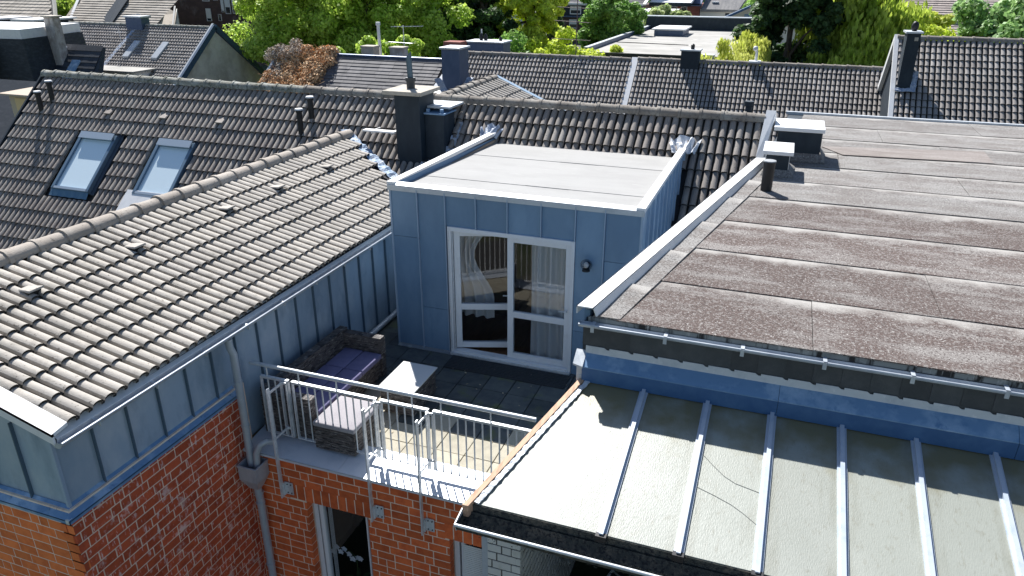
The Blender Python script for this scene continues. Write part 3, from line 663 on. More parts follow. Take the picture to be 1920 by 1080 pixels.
# zinc wall panels
y = 4.03; k = 0
while y < 12.9:
    y1 = y+.43; z0 = .845 if y1 < 6.62 else -.02
    panel(wing, (-6.10, y+.002), (-6.10, y1-.002), z0, 1.70, ZINC, (1, 0, 0), sm=ZSEAMD); y = y1
xx = -6.10
for k in range(11):
    x1 = xx-.475; zt = min(1.78+TA*(-5.98-xx), 2.50)-.08; panel(wing, (xx-.002, 4.035), (x1+.002, 4.035), .845, zt, ZINC, (0, -1, 0), sm=ZSEAMD); xx = x1
box('corner_strip', ZSEAM, wing, -6.105, -6.075, 4.01, 4.045, .845, 1.70)
# sill flashing between zinc and brick
g = G(); g.slab([(-6.10, 4.03, .87), (-5.99, 3.92, .78), (-5.99, 6.45, .78), (-6.10, 6.45, .87)], (0, 0, -.012)); g.slab([(-5.99, 3.92, .78), (-5.99, 3.92, .735), (-5.99, 6.45, .735), (-5.99, 6.45, .78)], (-.006, 0, 0))
for y in np.arange(4.25, 6.4, .52): g.tube([(-6.03, y, .81), (-6.025, y, .822)], [.016, .012], 8)
g.build('sill_flashing', LEDGE, wing)
g = G(); g.slab([(-6.10, 4.03, .87), (-11.3, 4.03, .87), (-11.3, 3.92, .78), (-5.99, 3.92, .78)], (0, 0, -.012)); g.slab([(-5.99, 3.92, .78), (-11.3, 3.92, .78), (-11.3, 3.92, .735), (-5.99, 3.92, .735)], (0, .006, 0))
for x in np.arange(-6.3, -9, -.52): g.tube([(x, 3.96, .81), (x, 3.955, .822)], [.016, .012], 8)
g.build('sill_flashing', LEDGE, wing)
g = G(); g.box(-6.04, -5.998, 3.915, 3.96, .738, .79); g.build('corner_clip', GALV, wing)
# brickwork
g = G(); g.box(-6.20, -6.0435, 3.9735, 6.60, -3.3, .845); g.build('mortar_bed', MORTAR, wing)
bricks(wing, (-6.04, 3.973, .735), (0, 1, 0), (1, 0, 0), 2.48, 26, BRICK_S)
wg = thing('brick_gable', 'orange brick gable wall at the near left corner under blue zinc sill', 'wall', (-8, 4, -3.3))
g = G(); g.box(-11.3, -6.21, 3.9735, 4.2, -3.3, .845); g.box(-6.21, -6.0435, 3.9735, 3.9738, -3.3, .735); g.build('mortar_bed', MORTAR, wg)
bricks(wg, (-6.04-2.9, 3.97, .735), (1, 0, 0), (0, -1, 0), 2.914, 15, mat('brick_sunny', (.90, .235, .065), .8, [((.74, .17, .045), 7, .42, .66, (1, 1, 1))], rnd=.35, bump=.35, bscale=90))
# downpipe, hopper
dp = thing('downpipe', 'grey zinc downpipe with hopper head in the corner of the brick walls', 'downpipe', (-5.9, 6.36, -3.3))
G().tube([(-5.92, 6.33, 1.62), (-5.92, 6.335, 1.5), (-5.905, 6.36, 1.4), (-5.905, 6.36, .34), (-5.905, 6.355, .22), (-5.88, 6.33, -.22)], .047, 14).build('upper_pipe', GALV_L, dp, smooth=True)
for z in (1.0, .36, .05): G().tube([(-5.905, 6.36, z), (-5.905, 6.36, z+.03)], .054, 14).build('collar', GALV_L, dp, smooth=True)
G().tube([(-5.62, 6.50, .10), (-5.66, 6.42, .15), (-5.72, 6.36, .12), (-5.77, 6.33, 0), (-5.79, 6.32, -.26)], .042, 14).build('overflow_pipe', GALV_L, dp, smooth=True)
g = G(); a = [(-5.99, 6.19), (-5.71, 6.19), (-5.71, 6.44), (-5.99, 6.44)]; cx, cy = -5.85, 6.33
lv = [(1.0, -.17), (.98, -.38), (.45, -.55)]
vs = [((p[0]-cx)*s+cx, (p[1]-cy)*s+cy, z) for s, z in lv for p in a]+[((p[0]-cx)*.92+cx, (p[1]-cy)*.92+cy, -.18) for p in a]+[((p[0]-cx)*.85+cx, (p[1]-cy)*.85+cy, -.36) for p in a]
fs = [(j*4+i, j*4+(i+1) % 4, (j+1)*4+(i+1) % 4, (j+1)*4+i) for j in range(2) for i in range(4)]
fs = [f[::-1] for f in fs]+[(i, (i+1) % 4, 12+(i+1) % 4, 12+i) for i in range(4)]+[(12+i, 12+(i+1) % 4, 16+(i+1) % 4, 16+i) for i in range(4)]+[(16, 17, 18, 19), (8, 11, 10, 9)]
g.add(vs, fs)
for i in range(4):
    p, q = a[i], a[(i+1) % 4]; g.bar((p[0], p[1], -.168), (q[0], q[1], -.168), .02, .025)
g.build('hopper_head', GALV_L, dp)
G().tube([(-5.85, 6.33, -.53), (-5.85, 6.35, -.80), (-5.852, 6.35, -3.2)], .052, 14).build('lower_pipe', GALV_L, dp, smooth=True)
for z in (-.68, -.84, -1.9): G().tube([(-5.852, 6.349, z), (-5.852, 6.349, z+.035)], .060, 14).build('collar', GALV_L, dp, smooth=True)

# ================================================================== TERRACE BLOCK
tb = thing('terrace_block', 'red brick storey below the roof terrace with two windows', 'house', (-4, 6.45, -3.3))
W1 = (-5.19, -4.27, -2.35, -.705); W2 = (-3.13, -2.70, -2.35, -.70)
g = G(); e = .006
xsz = [-6.04, W1[0]-e, W1[1]+e, W2[0]-e, W2[1]+e, -2.66]
for a, b in ((xsz[0], xsz[1]), (xsz[2], xsz[3])): g.box(a, b, 6.4535, 6.62, -3.3, -.05)
g.box(xsz[1], xsz[2], 6.4535, 6.62, W1[3]+e, -.05); g.box(xsz[1], xsz[2], 6.4535, 6.62, -3.3, W1[2]-e)
g.box(xsz[3], -2.66, 6.4535, 6.62, W2[3]+e, -.05); g.box(xsz[3], -2.66, 6.4535, 6.62, -3.3, W2[2]-e)
g.build('mortar_bed', MORTAR, tb)
ox = -6.04
bricks(tb, (ox, 6.45, -.055), (1, 0, 0), (0, -1, 0), 3.36, 25, BRICK,
       openings=[(W1[0]-ox, W1[1]-ox, W1[2]+.055, W1[3]+.055), (W2[0]-ox, 3.36, W2[2]+.055, W2[3]+.055)],
       soldiers=[(-5.44-ox, -4.19-ox, -.65, -.40, .125), (-3.19-ox, -2.69-ox, -.65, -.40, .125)])
def win(parent, x0, x1, z0, z1, y, lab, mull=None):
    g = G(); t = .07
    for a in ((x0, x0+t, z0, z1), (x1-t, x1, z0, z1), (x0+t, x1-t, z1-t, z1), (x0+t, x1-t, z0, z0+t)): g.box(a[0], a[1], y, y+.07, a[2], a[3])
    f = g.build('window', PVC, parent, bevel=.004); f['label'] = lab
    g = G(); s = .06; a0 = x0+t+.035; a1 = x1-t-.01
    for a in ((a0, a0+s, z0+t, z1-t), (a1-s*.4, a1, z0+t, z1-t), (a0+s, a1-s*.4, z1-t-.02, z1-t), (a0+s, a1-s*.4, z0+t, z0+t+s)): g.box(a[0], a[1], y-.02, y+.05, a[2], a[3])
    g.build('sash', PVC, f, bevel=.004)
    box('pane', DGLASS, f, a0+s, a1-s*.4, y+.012, y+.02, z0+t+s, z1-t-.02)
    g = G()
    for k in range(3): g.box(a0+s+.018+k*.022, a0+s+.026+k*.022, y+.06, y+.075, z0+t+s, z1-t-.03)
    g.build('curtain_edge', CURT, f)
    return f
win(tb, W1[0]+.004, W1[1]-.004, W1[2], W1[3]-.004, 6.575, 'window with white orchids behind the glass')
w2 = win(tb, W2[0]+.004, -2.20, W2[2], W2[3]-.004, 6.575, 'narrow window with pale grey slatted blind')
for k in range(50): 
    z = -.78-k*.03; box('blind_slat', BLIND, w2, W2[0]+.16, -2.25, 6.50, 6.503, z-.026, z)
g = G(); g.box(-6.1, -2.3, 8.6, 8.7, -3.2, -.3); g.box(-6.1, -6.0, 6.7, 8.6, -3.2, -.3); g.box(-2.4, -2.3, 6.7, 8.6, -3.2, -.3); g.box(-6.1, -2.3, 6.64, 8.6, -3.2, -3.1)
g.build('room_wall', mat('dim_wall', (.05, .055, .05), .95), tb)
# orchid
orc = thing('orchid', 'white flowering orchid standing behind the lower left window', 'plant', (-4.85, 6.85, -2.4))
g = G()
for i in range(9):
    c = Vector((-5.02+.052*i+random.uniform(-.02, .02), 6.71+random.uniform(-.03, .03), -1.70+.06*math.sin(i*.8)+random.uniform(-.03, .03)))
    for k in range(5):
        a = 2*math.pi*k/5+random.random()*.4; d = Vector((math.cos(a), -.25, math.sin(a))); s = Vector((-d.z, 0, d.x))
        g.add([c, c+d*.026+s*.024, c+d*.054, c+d*.026-s*.024], [(0, 1, 2, 3)])
g.build('flower', PETAL, orc)
G().tube([(-4.82, 6.9, -2.4), (-4.78, 6.85, -1.9), (-4.80, 6.76, -1.70), (-5.0, 6.72, -1.68)], .006, 6).build('stem', STEM, orc)
g = G()
for k in range(6):
    a = k*1.05; d = Vector((math.cos(a), math.sin(a), .5)); p = Vector((-4.82, 6.9, -2.4)); s = Vector((-d.y, d.x, 0))*.04
    g.add([p, p+d*.12+s, p+d*.24-Vector((0, 0, .06)), p+d*.12-s], [(0, 1, 2, 3)])
g.build('leaf', STEM, orc)
G().tube([(-4.82, 6.9, -2.6), (-4.82, 6.9, -2.42)], [.05, .07], 14).build('pot', PVC, orc, smooth=True)
# white brick pier and side wall
wp = thing('white_brick_wall', 'white painted brick pier and side wall under the glass canopy', 'wall', (-2.3, 6.5, -3.3))
g = G(); g.box(-2.60, -2.197, 6.407, 6.63, -3.3, -.06); g.box(-2.32, -2.197, 6.63, 10.6, -3.3, -.06); g.build('mortar_bed', DMORTAR, wp)
box('joint_strip', FLASH, wp, -2.685, -2.61, 6.415, 6.62, -3.3, -.06)
bricks(wp, (-2.605, 6.40, -.065), (1, 0, 0), (0, -1, 0), .428, 24, WBRICK, top_rowlock=False, course=.1205, L=.25, joint=.018)
bricks(wp, (-2.19, 6.403, -.065), (0, 1, 0), (1, 0, 0), 3.6, 26, WBRICK, top_rowlock=False, course=.1205, L=.25, joint=.026, limit=240)
# terrace floor
tf = G().box(-6.1, -1.0, 6.62, 9.9, -.25, -.032).build('terrace_floor', MOSS, kind='structure')
me = cube(SLAB); nslab = 0
for i in range(-6, 8):
    for j in range(-1, 9):
        x0 = -4.03+.4*i; y0 = 7.2+.4*j; x1 = x0+.4; y1 = y0+.4
        x0 = max(x0, -6.09); y0 = max(y0, 6.92); x1 = min(x1, -1.1)
        if x1-x0 < .05 or y1-y0 < .05 or y1 > 10.1: continue
        jt = .014; tilt = random.uniform(-.002, .003)
        slab_m = SLAB_SHADE if (y0 > 8.3 or (y0 > 7.55 and x0 > -4.6 and random.random() < .75)) else SLAB  # darker slabs follow the dormer's cast shadow
        o = D.objects.new('paving_slab', cube(slab_m)); o.matrix_basis = Matrix.Translation((x0, y0, -.05+tilt)) @ Matrix.Diagonal((x1-x0-jt, y1-y0-jt, .05, 1)); link(o, tf)
# strip of floor between wing and dormer
g = G().box(-6.09, -5.46, 10.0, 13.4, -.25, -.01); g.build('passage_floor', SLAB_SHADE, tf)
mt = thing('door_mat', 'dark ribbed drainage grate along the foot of the terrace door', 'grate', (-3.6, 9.4, 0))
g = G()
for k in range(9): g.box(-4.45, -2.50, 9.20+k*.045, 9.225+k*.045, .002, .016)
for x in np.arange(-4.45, -2.49, .0975): g.box(x, x+.008, 9.20, 9.585, .002, .012)
g.build('grate_bars', mat('grate_dark', (.05, .055, .06), .7), mt)
box('grate_tray', BLACK, mt, -4.46, -2.49, 9.19, 9.60, -.001, .002)
g = G().slab([(-5.46, 9.60, .01), (-4.5, 9.60, .01), (-4.5, 9.675, .03), (-5.46, 9.675, .03)], (0, 0, -.02)); g.build('wall_foot_strip', mat('foot_strip', (.22, .24, .26), .8, [((.36, .38, .38), 9, .5, .65, (1, 1, 1))]), dm)
# parapet flashing
pf = thing('parapet_flashing', 'white sheet metal coping along the terrace edge under the railing', 'coping', (-4, 6.6, 0))
g = G(); xsx = [-6.05, -4.62, -3.2, -2.12]
for a, b in zip(xsx, xsx[1:]):
    gg = G(); gg.slab([(a, 6.395, -.045), (b-.004, 6.395, -.045), (b-.004, 6.93, .025), (a, 6.93, .025)], (0, 0, -.006)); gg.slab([(a, 6.395, -.045), (a, 6.395, -.085), (b-.004, 6.395, -.085), (b-.004, 6.395, -.045)], (0, .005, 0)); gg.build('coping_sheet', mat('coping_white', (.66, .70, .76), .4, [((.54, .6, .67), 4, .5, .75, (1, 1, 1))], metal=.1), pf)
# pipe along the wing wall
o = G().tube([(-6.0, 9.2, .06), (-6.0, 10.9, .09), (-5.98, 11.3, .2)], .05, 12).build('drain_pipe', GALV_L, smooth=True); tag(o, 'grey drain pipe lying along the foot of the zinc wall', 'pipe')
box('cross_gutter', FLASH, main, -6.08, -5.47, 11.9, 12.05, .75, .80)

# ================================================================== RAILING
rl = thing('balcony_railing', 'galvanised steel railing with vertical bars along the terrace edge', 'railing', (-4, 6.7, 0))
YR = 6.70
g = G(); g.tube([(-5.98, YR, 1.10), (-2.12, YR, 1.10)], .026, 12); g.build('top_rail', GALV, rl, smooth=True)
for (a, b) in ((-5.84, -5.42), (-5.37, -4.16), (-4.10, -3.46), (-3.40, -2.14)):
    g = G(); g.box(a, b, YR-.022, YR+.022, .915, .945); g.box(a+.001, b-.001, YR-.018, YR+.018, .085, .10); g.box(a, a+.014, YR-.02, YR+.02, .1, .925); g.box(b-.014, b, YR-.02, YR+.02, .1, .925)
    fr = g.build('panel_frame', GALV, rl)
    n = round((b-a)/.108)
    for k in range(1, n):
        x = a+(b-a)*k/n; tall = (k % max(3, n//2) == 1)
        G().tube([(x, YR, .1), (x, YR, 1.085 if tall else .926)], .0098, 6).build('bar', GALV, fr)
for x in (-5.47, -4.13, -3.43):
    ps = G(); ps.box(x-.028, x-.012, 6.345, 6.40, -.66, .99)
    ps.box(x-.05, x-.038, YR-.055, YR-.025, .12, .92); ps.box(x+.03, x+.042, YR-.055, YR-.025, .12, .92)
    ps.bar((x-.02, 6.37, .915), (x-.02, YR-.03, .915), .01, .035); ps.bar((x-.02, 6.37, .245), (x-.02, YR-.03, .245), .01, .035)
    ps.box(x-.05, x+.042, YR-.05, YR-.035, .90, .93); ps.box(x-.05, x+.042, YR-.05, YR-.035, .23, .26)
    p = ps.build('post', GALV, rl)
    pl = G(); pl.box(x+.0, x+.11, 6.43, 6.438, -.64, -.45); pl.box(x-.014, x+.004, 6.395, 6.43, -.64, -.45); pl.build('wall_plate', GALV, p)
    pl = G()
    for zz in (-.61, -.48):
        for dx in (.03, .085): pl.tube([(x+dx, 6.43, zz), (x+dx, 6.42, zz)], .009, 6)
    pl.build('bolt', DARK, p)

# ================================================================== FURNITURE
def wicker(name, parent, boxes, step=.036):
    g = G()
    for (x0, x1, y0, y1, z0, z1) in boxes:
        g.box(x0+.008, x1-.008, y0+.008, y1-.008, z0, z1-.004)
        z = z0+.004; k = 0
        while z+step*.8 < z1:
            e = .002+.003*(k % 2)
            n = max(2, int((y1-y0)/.10)); m_ = max(2, int((x1-x0)/.10))
            for i in range(n):
                a = y0+(y1-y0)*i/n; b = y0+(y1-y0)*(i+1)/n; q = .006 if (i+k) % 2 else 0
                g.box(x0-e*.3+(.0 if q else .005), x0+.012, a, b-.004, z, z+step*.72); g.box(x1-.012, x1+e*.3-(.0 if q else .005), a, b-.004, z, z+step*.72)
            for i in range(m_):
                a = x0+(x1-x0)*i/m_; b = x0+(x1-x0)*(i+1)/m_; q = (i+k) % 2
                g.box(a, b-.004, y0-e*.3+(.0 if q else .005), y0+.012, z, z+step*.72); g.box(a, b-.004, y1-.012, y1+e*.3-(.0 if q else .005), z, z+step*.72)
            z += step; k += 1
        # woven top
        n = max(1, int((x1-x0)/.04)) if (x1-x0) > (y1-y0) else max(1, int((y1-y0)/.04))
        for i in range(n):
            if (x1-x0) > (y1-y0): a = x0+(x1-x0)*i/n; b = x0+(x1-x0)*(i+1)/n; g.box(a, b-.005, y0+.004, y1-.004, z1-.006, z1)
            else: a = y0+(y1-y0)*i/n; b = y0+(y1-y0)*(i+1)/n; g.box(x0+.004, x1-.004, a, b-.005, z1-.006, z1)
    return g.build(name, WICK, parent)
def cushion(parent, x0, x1, y0, y1, z0, z1, m, name='cushion'):
    o = G().box(x0, x1, y0, y1, z0, z1).build(name, m, parent); b = o.modifiers.new('b', 'BEVEL'); b.width = .022; b.segments = 3; o.data.shade_smooth(); return o
sf = thing('wicker_sofa', 'dark wicker sofa with shade-tinted seat cushions against the zinc wall', 'sofa', (-5.5, 7.75, 0))
wicker('armrest', sf, [(-5.82, -5.17, 8.58, 8.71, .02, .66)]); wicker('armrest', sf, [(-5.82, -5.17, 6.76, 6.89, .02, .66)])
wicker('backrest', sf, [(-5.94, -5.80, 6.76, 8.71, .02, .70)]); wicker('seat_base', sf, [(-5.80, -5.19, 6.89, 8.58, .04, .33)])
for i, (a, b) in enumerate(((6.90, 7.44), (7.45, 8.0), (8.01, 8.57))):
    cushion(sf, -5.79, -5.475, a, b, .335, .425, CUSH_SHADE); cushion(sf, -5.465, -5.16, a, b, .335, .42, CUSH_SHADE)
for a, b in ((-5.47, 8.60), (-5.47, 6.80)): pass
ot = thing('wicker_footstool', 'square wicker footstool with pale lilac cushion in front of the sofa', 'footstool', (-4.8, 6.95, 0))
wicker('stool_base', ot, [(-5.09, -4.50, 6.66, 7.32, .03, .36)]); cushion(ot, -5.10, -4.49, 6.65, 7.33, .362, .435, CUSH)
lf = []
for i in range(46):
    x = random.uniform(-4.6, -1.9); y = random.uniform(7.0, 9.5); a = random.random()*6.28; l = random.uniform(.012, .03)
    lf.append((x, y, a, l))
g = G()
for x, y, a, l in lf:
    d = Vector((math.cos(a), math.sin(a), 0)); q = Vector((-d.y, d.x, 0)); p = Vector((x, y, .008)); g.add([p-d*l, p-q*l*.5, p+d*l+Vector((0, 0, .004)), p+q*l*.5], [(0, 1, 2, 3)])
g.build('fallen_leaves', mat('leaf_litter', (.42, .36, .26), .9, island=.8), kind='stuff')
ct = thing('wicker_table', 'low wicker coffee table with white glass top on the terrace slabs', 'table', (-4.45, 8.1, 0))
wicker('table_base', ct, [(-4.73, -4.22, 7.74, 8.46, .03, .395)])
G().box(-4.75, -4.20, 7.71, 8.49, .40, .42).build('table_top', TGLASS, ct, bevel=.004)

# ================================================================== RIGHT HOUSE WITH FLAT FELT ROOF
fh = thing('flat_roof_house', 'house with large flat felt roof right of the dormer', 'house', (2, 12, -3.3))
ZR = 2.52
def xl(y): return -1.60+(y-6.62)*(1.36/7.28) if y < 13.9 else -.24+(y-13.9)*.075
g = G(); g.slab([(xl(6.62)+.02, 6.62, ZR-.02), (7.5, 6.62, ZR-.02), (7.5, 19.4, ZR-.02), (xl(19.3), 19.3, ZR-.02), (xl(13.9)+.03, 13.9, ZR-.02)], (0, 0, -.3)); g.build('roof_deck', DARK, fh)
g = G(); g.slab([(xl(6.62)+.04, 6.64, 1.7), (7.4, 6.64, 1.7), (7.4, 19.2, 1.7), (xl(19.2)+.05, 19.2, 1.7), (xl(13.9)+.05, 13.9, 1.7)][::-1], (0, 0, .5)); g.box(-.55, 7.4, 6.66, 19.2, -3.3, 1.69); g.build('house_wall', DARK, fh)
seam = [6.60, 7.78, 9.0, 10.27, 11.6, 12.75, 13.95, 15.2, 16.5, 17.9, 19.35]
cutx = {0: [.57], 1: [1.80], 2: [5.2], 3: [3.9], 4: [-.2, 4.6], 5: [2.9], 6: [1.1], 7: [3.0], 8: [2.0], 9: [4.0]}
for i in range(10):
    a, b = seam[i], seam[i+1]; m = MEMB if i < 4 else MEMB2
    cs = [None]+cutx[i]+[7.5]
    for j in range(len(cs)-1):
        l0 = xl(a)+.34 if cs[j] is None else cs[j]; l1 = xl(b)+.34 if cs[j] is None else cs[j]
        r = cs[j+1]; e = .004*(j % 2)
        # each sheet laps over the next one down the slope; its near edge is the exposed step
        G().slab([(l0, a-.015, ZR+.016+e), (r-.006, a-.015, ZR+.016+e), (r-.006, b+.03, ZR+.003+e), (l1, b+.03, ZR+.003+e)], (0, 0, -.012)).build('felt_sheet', m, fh)
# narrow edge sheets along the parapet
for i in range(7):
    a, b = seam[i]-.3*(i > 0), seam[i+1]-.3
    G().slab([(xl(a)+.10, a, ZR+.024), (xl(a)+.37, a, ZR+.024), (xl(b)+.37, b+.01, ZR+.028), (xl(b)+.10, b+.01, ZR+.05)], (0, 0, -.02)).build('edge_sheet', MEMB2, fh)
G().slab([(.82, 15.62, ZR+.03), (1.18, 14.99, ZR+.03), (3.70, 15.22, ZR+.03), (3.73, 16.21, ZR+.03)], (0, 0, -.01)).build('felt_patch', mat('felt_damp', (.22, .19, .17), .9, [((.3, .27, .25), 2, .4, .6, (.5, 2, 1)), ((.16, .13, .12), 40, .5, .65, (1, 1, 1))], bump=.3, bscale=100), fh)
g = G().slab([(.1, 19.3, ZR-.02), (7.5, 19.4, ZR-.02), (7.5, 19.5, ZR-.02), (.1, 19.4, ZR-.02)], (0, 0, .07)); g.build('rear_trim', FLASH, fh)
# side parapet cap
pts = [(6.58, .0), (8.9, .0), (11.3, .004), (13.86, .0)]
for (a, e), (b, _) in zip(pts, pts[1:]):
    g = G(); g.slab([(xl(a)-.07, a, 2.635+e), (xl(a)+.11, a, 2.635+e), (xl(b)+.11, b+.005, 2.635+e), (xl(b)-.07, b+.005, 2.635+e)], (0, 0, -.014))
    g.slab([(xl(a)+.11, a, 2.635+e), (xl(a)+.145, a, 2.545+e), (xl(b)+.145, b, 2.545+e), (xl(b)+.11, b, 2.635+e)], (-.012, 0, 0)); g.slab([(xl(a)-.07, a, 2.635+e), (xl(b)-.07, b, 2.635+e), (xl(b)-.07, b, 2.55+e), (xl(a)-.07, a, 2.55+e)], (.01, 0, 0)); g.build('parapet_cap', WHITEP, fh)
g = G(); g.slab([(xl(6.64)-.01, 6.64, -.1), (xl(6.64)-.01, 6.64, 2.58), (xl(13.9)-.01, 13.9, 2.58), (xl(13.9)-.01, 13.9, -.1)][::-1], (.06, 0, 0)); g.build('parapet_wall', ZINC_B, fh)
# roof boxes (clad chimneys) and pipe
bx = G().box(-.02, .74, 14.26, 15.05, ZR-.02, 3.06).build('roof_box', DARK, fh, bevel=.01); bx['label'] = 'larger dark clad box chimney with white lid'
G().box(-.09, .77, 14.19, 15.12, 3.062, 3.13).build('lid', WHITEP, bx, bevel=.006)
g = G(); g.slab([(-.1, 14.14, ZR+.035), (.84, 14.14, ZR+.035), (.76, 14.25, ZR+.16), (-.03, 14.25, ZR+.16)], (0, 0, -.02)); g.slab([(.84, 14.14, ZR+.035), (.86, 15.1, ZR+.035), (.75, 15.05, ZR+.16), (.76, 14.25, ZR+.16)], (0, 0, -.02)); g.build('felt_collar', MEMB2, bx)
bx = G().box(-.14, .22, 13.02, 13.62, ZR-.02, 2.89).build('roof_box', DARK, fh, bevel=.01); bx['label'] = 'smaller dark clad box with white lid and louvre beside the pipe'
G().box(-.205, .28, 12.95, 13.75, 2.892, 2.955).build('lid', WHITEP, bx, bevel=.006)
g = G(); g.box(.222, .232, 13.05, 13.08, 2.58, 2.88); g.box(.222, .232, 13.55, 13.58, 2.58, 2.88); g.box(.222, .232, 13.05, 13.58, 2.56, 2.60); g.build('louvre_frame', WHITEP, bx)
box('louvre_pane', LEDGE, bx, .221, .226, 13.08, 13.55, 2.60, 2.88)
g = G(); g.slab([(-.2, 12.9, ZR+.035), (.32, 12.9, ZR+.035), (.24, 13.01, ZR+.12), (-.16, 13.01, ZR+.12)], (0, 0, -.02)); g.slab([(.32, 12.9, ZR+.035), (.34, 13.7, ZR+.035), (.23, 13.62, ZR+.12), (.24, 13.01, ZR+.12)], (0, 0, -.02)); g.build('felt_collar', MEMB2, bx)
pp = G().tube([(-.07, 12.0, ZR), (-.07, 12.0, ZR+.02), (-.07, 12.0, 2.96), (-.07, 12.0, 3.0)], [.085, .085, .09, .1], 18).build('roof_pipe', BLACK, fh, smooth=True)
G().tube([(-.07, 12.0, 3.0), (-.07, 12.0, 3.015), (-.07, 12.0, 3.02)], [.1, .095, .05], 18).build('pipe_cap', mat('cap_grey', (.35, .36, .37), .5), pp, smooth=True)
# front: fascia, gutter, slates, stepped strip, ledge
g = G().slab([(xl(6.6)+.05, 6.60, 2.46), (7.5, 6.60, 2.46), (7.5, 6.60, ZR+.0), (xl(6.6)+.05, 6.60, ZR+.0)], (0, .03, 0)); g.build('fascia', FASC, fh)
gutter(fh, (-1.63, 6.545, 2.475), (7.5, 6.545, 2.45), .045, GALV_L, (0, -1, 0), rim=.013)
for k, x in enumerate(np.arange(-1.5, 7, .72)): g = G(); g.box(x, x+.035, 6.478, 6.486, 2.41, 2.48); g.box(x, x+.035, 6.486, 6.58, 2.484, 2.488); g.build('gutter_bracket', GALV_L, fh)
sm = G(); n = 8; w = .32; h = .30
pr_ = [(0, 0, h)]+[(w*(.0+.07*k), 0, -.0+.05*math.sin(0)) for k in range(0)]
vs = [(0, 0, h), (0, 0, .045)]+[(w*k/6, 0, .045-.045*math.sin(math.pi*k/12)) for k in range(1, 7)]+[(w, 0, h)]
sm.slab(vs, (0, .008, 0)); sme = D.meshes.new('slate'); sme.from_pydata([tuple(v) for v in sm.v], [], sm.f); sme.materials.append(SLATE)
out = []
for r_, zz in enumerate((2.17, )):
    x = -1.60
    while x < 7.3:
        out.append(Matrix.Translation((x, 6.585-.004*(r_), zz)) @ Matrix.Rotation(R(1.2), 4, 'Z') @ Matrix.Rotation(R(-2), 4, 'X')); x += .245
emit(out, 'slate', sme, fh)
g = G().box(-1.6, 7.5, 6.60, 6.64, 2.0, 2.46); g.build('cladding_back', DARK, fh)
g = G(); x = -1.56; k = 0
while x < 7.4:
    a = .012*(k % 2); g.slab([(x, 6.572, 2.125), (x+.245, 6.572, 2.125), (x+.245, 6.578, 2.185), (x+.22, 6.578, 2.185), (x+.19, 6.578, 2.205), (x, 6.578, 2.205)], (0, .006, 0)); x += .245; k += 1
g.build('stepped_flashing', FLASH, fh)
xs_ = [-1.56, .34, 2.3, 4.3, 7.5]
for a, b in zip(xs_, xs_[1:]):
    g = G().slab([(a, 6.44, 2.03), (b-.004, 6.44, 2.03), (b-.004, 6.578, 2.13), (a, 6.578, 2.13)], (0, 0, -.01)); g.build('ledge_sheet', LEDGE, fh); G().slab([(a, 6.442, 1.86), (b-.004, 6.442, 1.86), (b-.004, 6.44, 2.018), (a, 6.44, 2.018)], (0, .008, 0)).build('apron_sheet', mat('ledge_shade', (.045, .12, .27), .5, [((.07, .16, .32), 5, .45, .7, (1, 1, 1))], metal=.1), fh)  # apron darker than the ledge: its shade is put into the colour
g = G(); g.slab([(-1.66, 6.46, 2.02), (-1.55, 6.42, 2.02), (-1.55, 6.60, 2.12), (-1.66, 6.60, 2.12)], (0, 0, .02)); g.box(-1.62, -1.565, 6.46, 6.56, 1.8, 2.02); g.build('ledge_end', FLASH, fh)

# ================================================================== GLASS CANOPY
cn = thing('glass_canopy', 'lean-to glass canopy with white glazing bars and deep gutter at lower right', 'canopy', (1, 5.6, -3.3))
def zc(y): return 1.87-.207*(6.55-y)
bxs = [-.915, -.293, .304, .915, 1.53, 2.15, 2.77, 3.39, 4.01]
XL = lambda y: -2.035+(y-4.72)*(.555/1.83)
edges = [None]+bxs
for k in range(len(edges)-1):
    if k == 0: P = [(XL(4.73), 4.73), (bxs[0]-.03, 4.73), (bxs[0]-.03, 6.50), (XL(6.5), 6.50)]
    else: P = [(bxs[k-1]+.03, 4.73), (bxs[k]-.03, 4.73), (bxs[k]-.03, 6.50), (bxs[k-1]+.03, 6.50)]
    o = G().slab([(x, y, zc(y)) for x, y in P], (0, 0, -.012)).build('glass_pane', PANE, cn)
for x in bxs:
    g = G(); d = Vector((0, 1, .207)).normalized(); nn = Vector((0, -.207, 1)).normalized()
    A = Vector((x, 4.70, zc(4.70))); B = Vector((x, 6.46, zc(6.46)))
    g.bar(A+nn*.008, B+nn*.008, .082, .016, up=tuple(nn)); g.bar(A+nn*.032, B+nn*.032, .036, .034, up=tuple(nn))
    o = g.build('glazing_bar', mat('bar_white', (.50, .55, .62), .4, [((.40, .47, .57), 6, .5, .7, (1, 1, 1))], metal=.1), cn)
    g = G(); g.box(x-.045, x+.045, 4.67, 4.72, zc(4.7)-.03, zc(4.7)+.03); g.build('bar_end', BLACK, o)
    g = G().bar(A-nn*.09, B-nn*.09, .05, .11, up=tuple(nn)); g.build('rafter', mat('rafter_wood', (.35, .33, .30), .7), cn)
for k, pts_ in enumerate(([(-.25, 5.80), (-.15, 5.70), (-.04, 5.60), (.06, 5.545), (.15, 5.525), (.26, 5.50)], [(-.25, 5.42), (-.1, 5.37), (.05, 5.31), (.15, 5.25), (.26, 5.17)])):
    G().tube([(x, y, zc(y)+.002) for x, y in pts_], .0028, 4).build('crack', mat('crack', (.27, .275, .245), .6), cn)
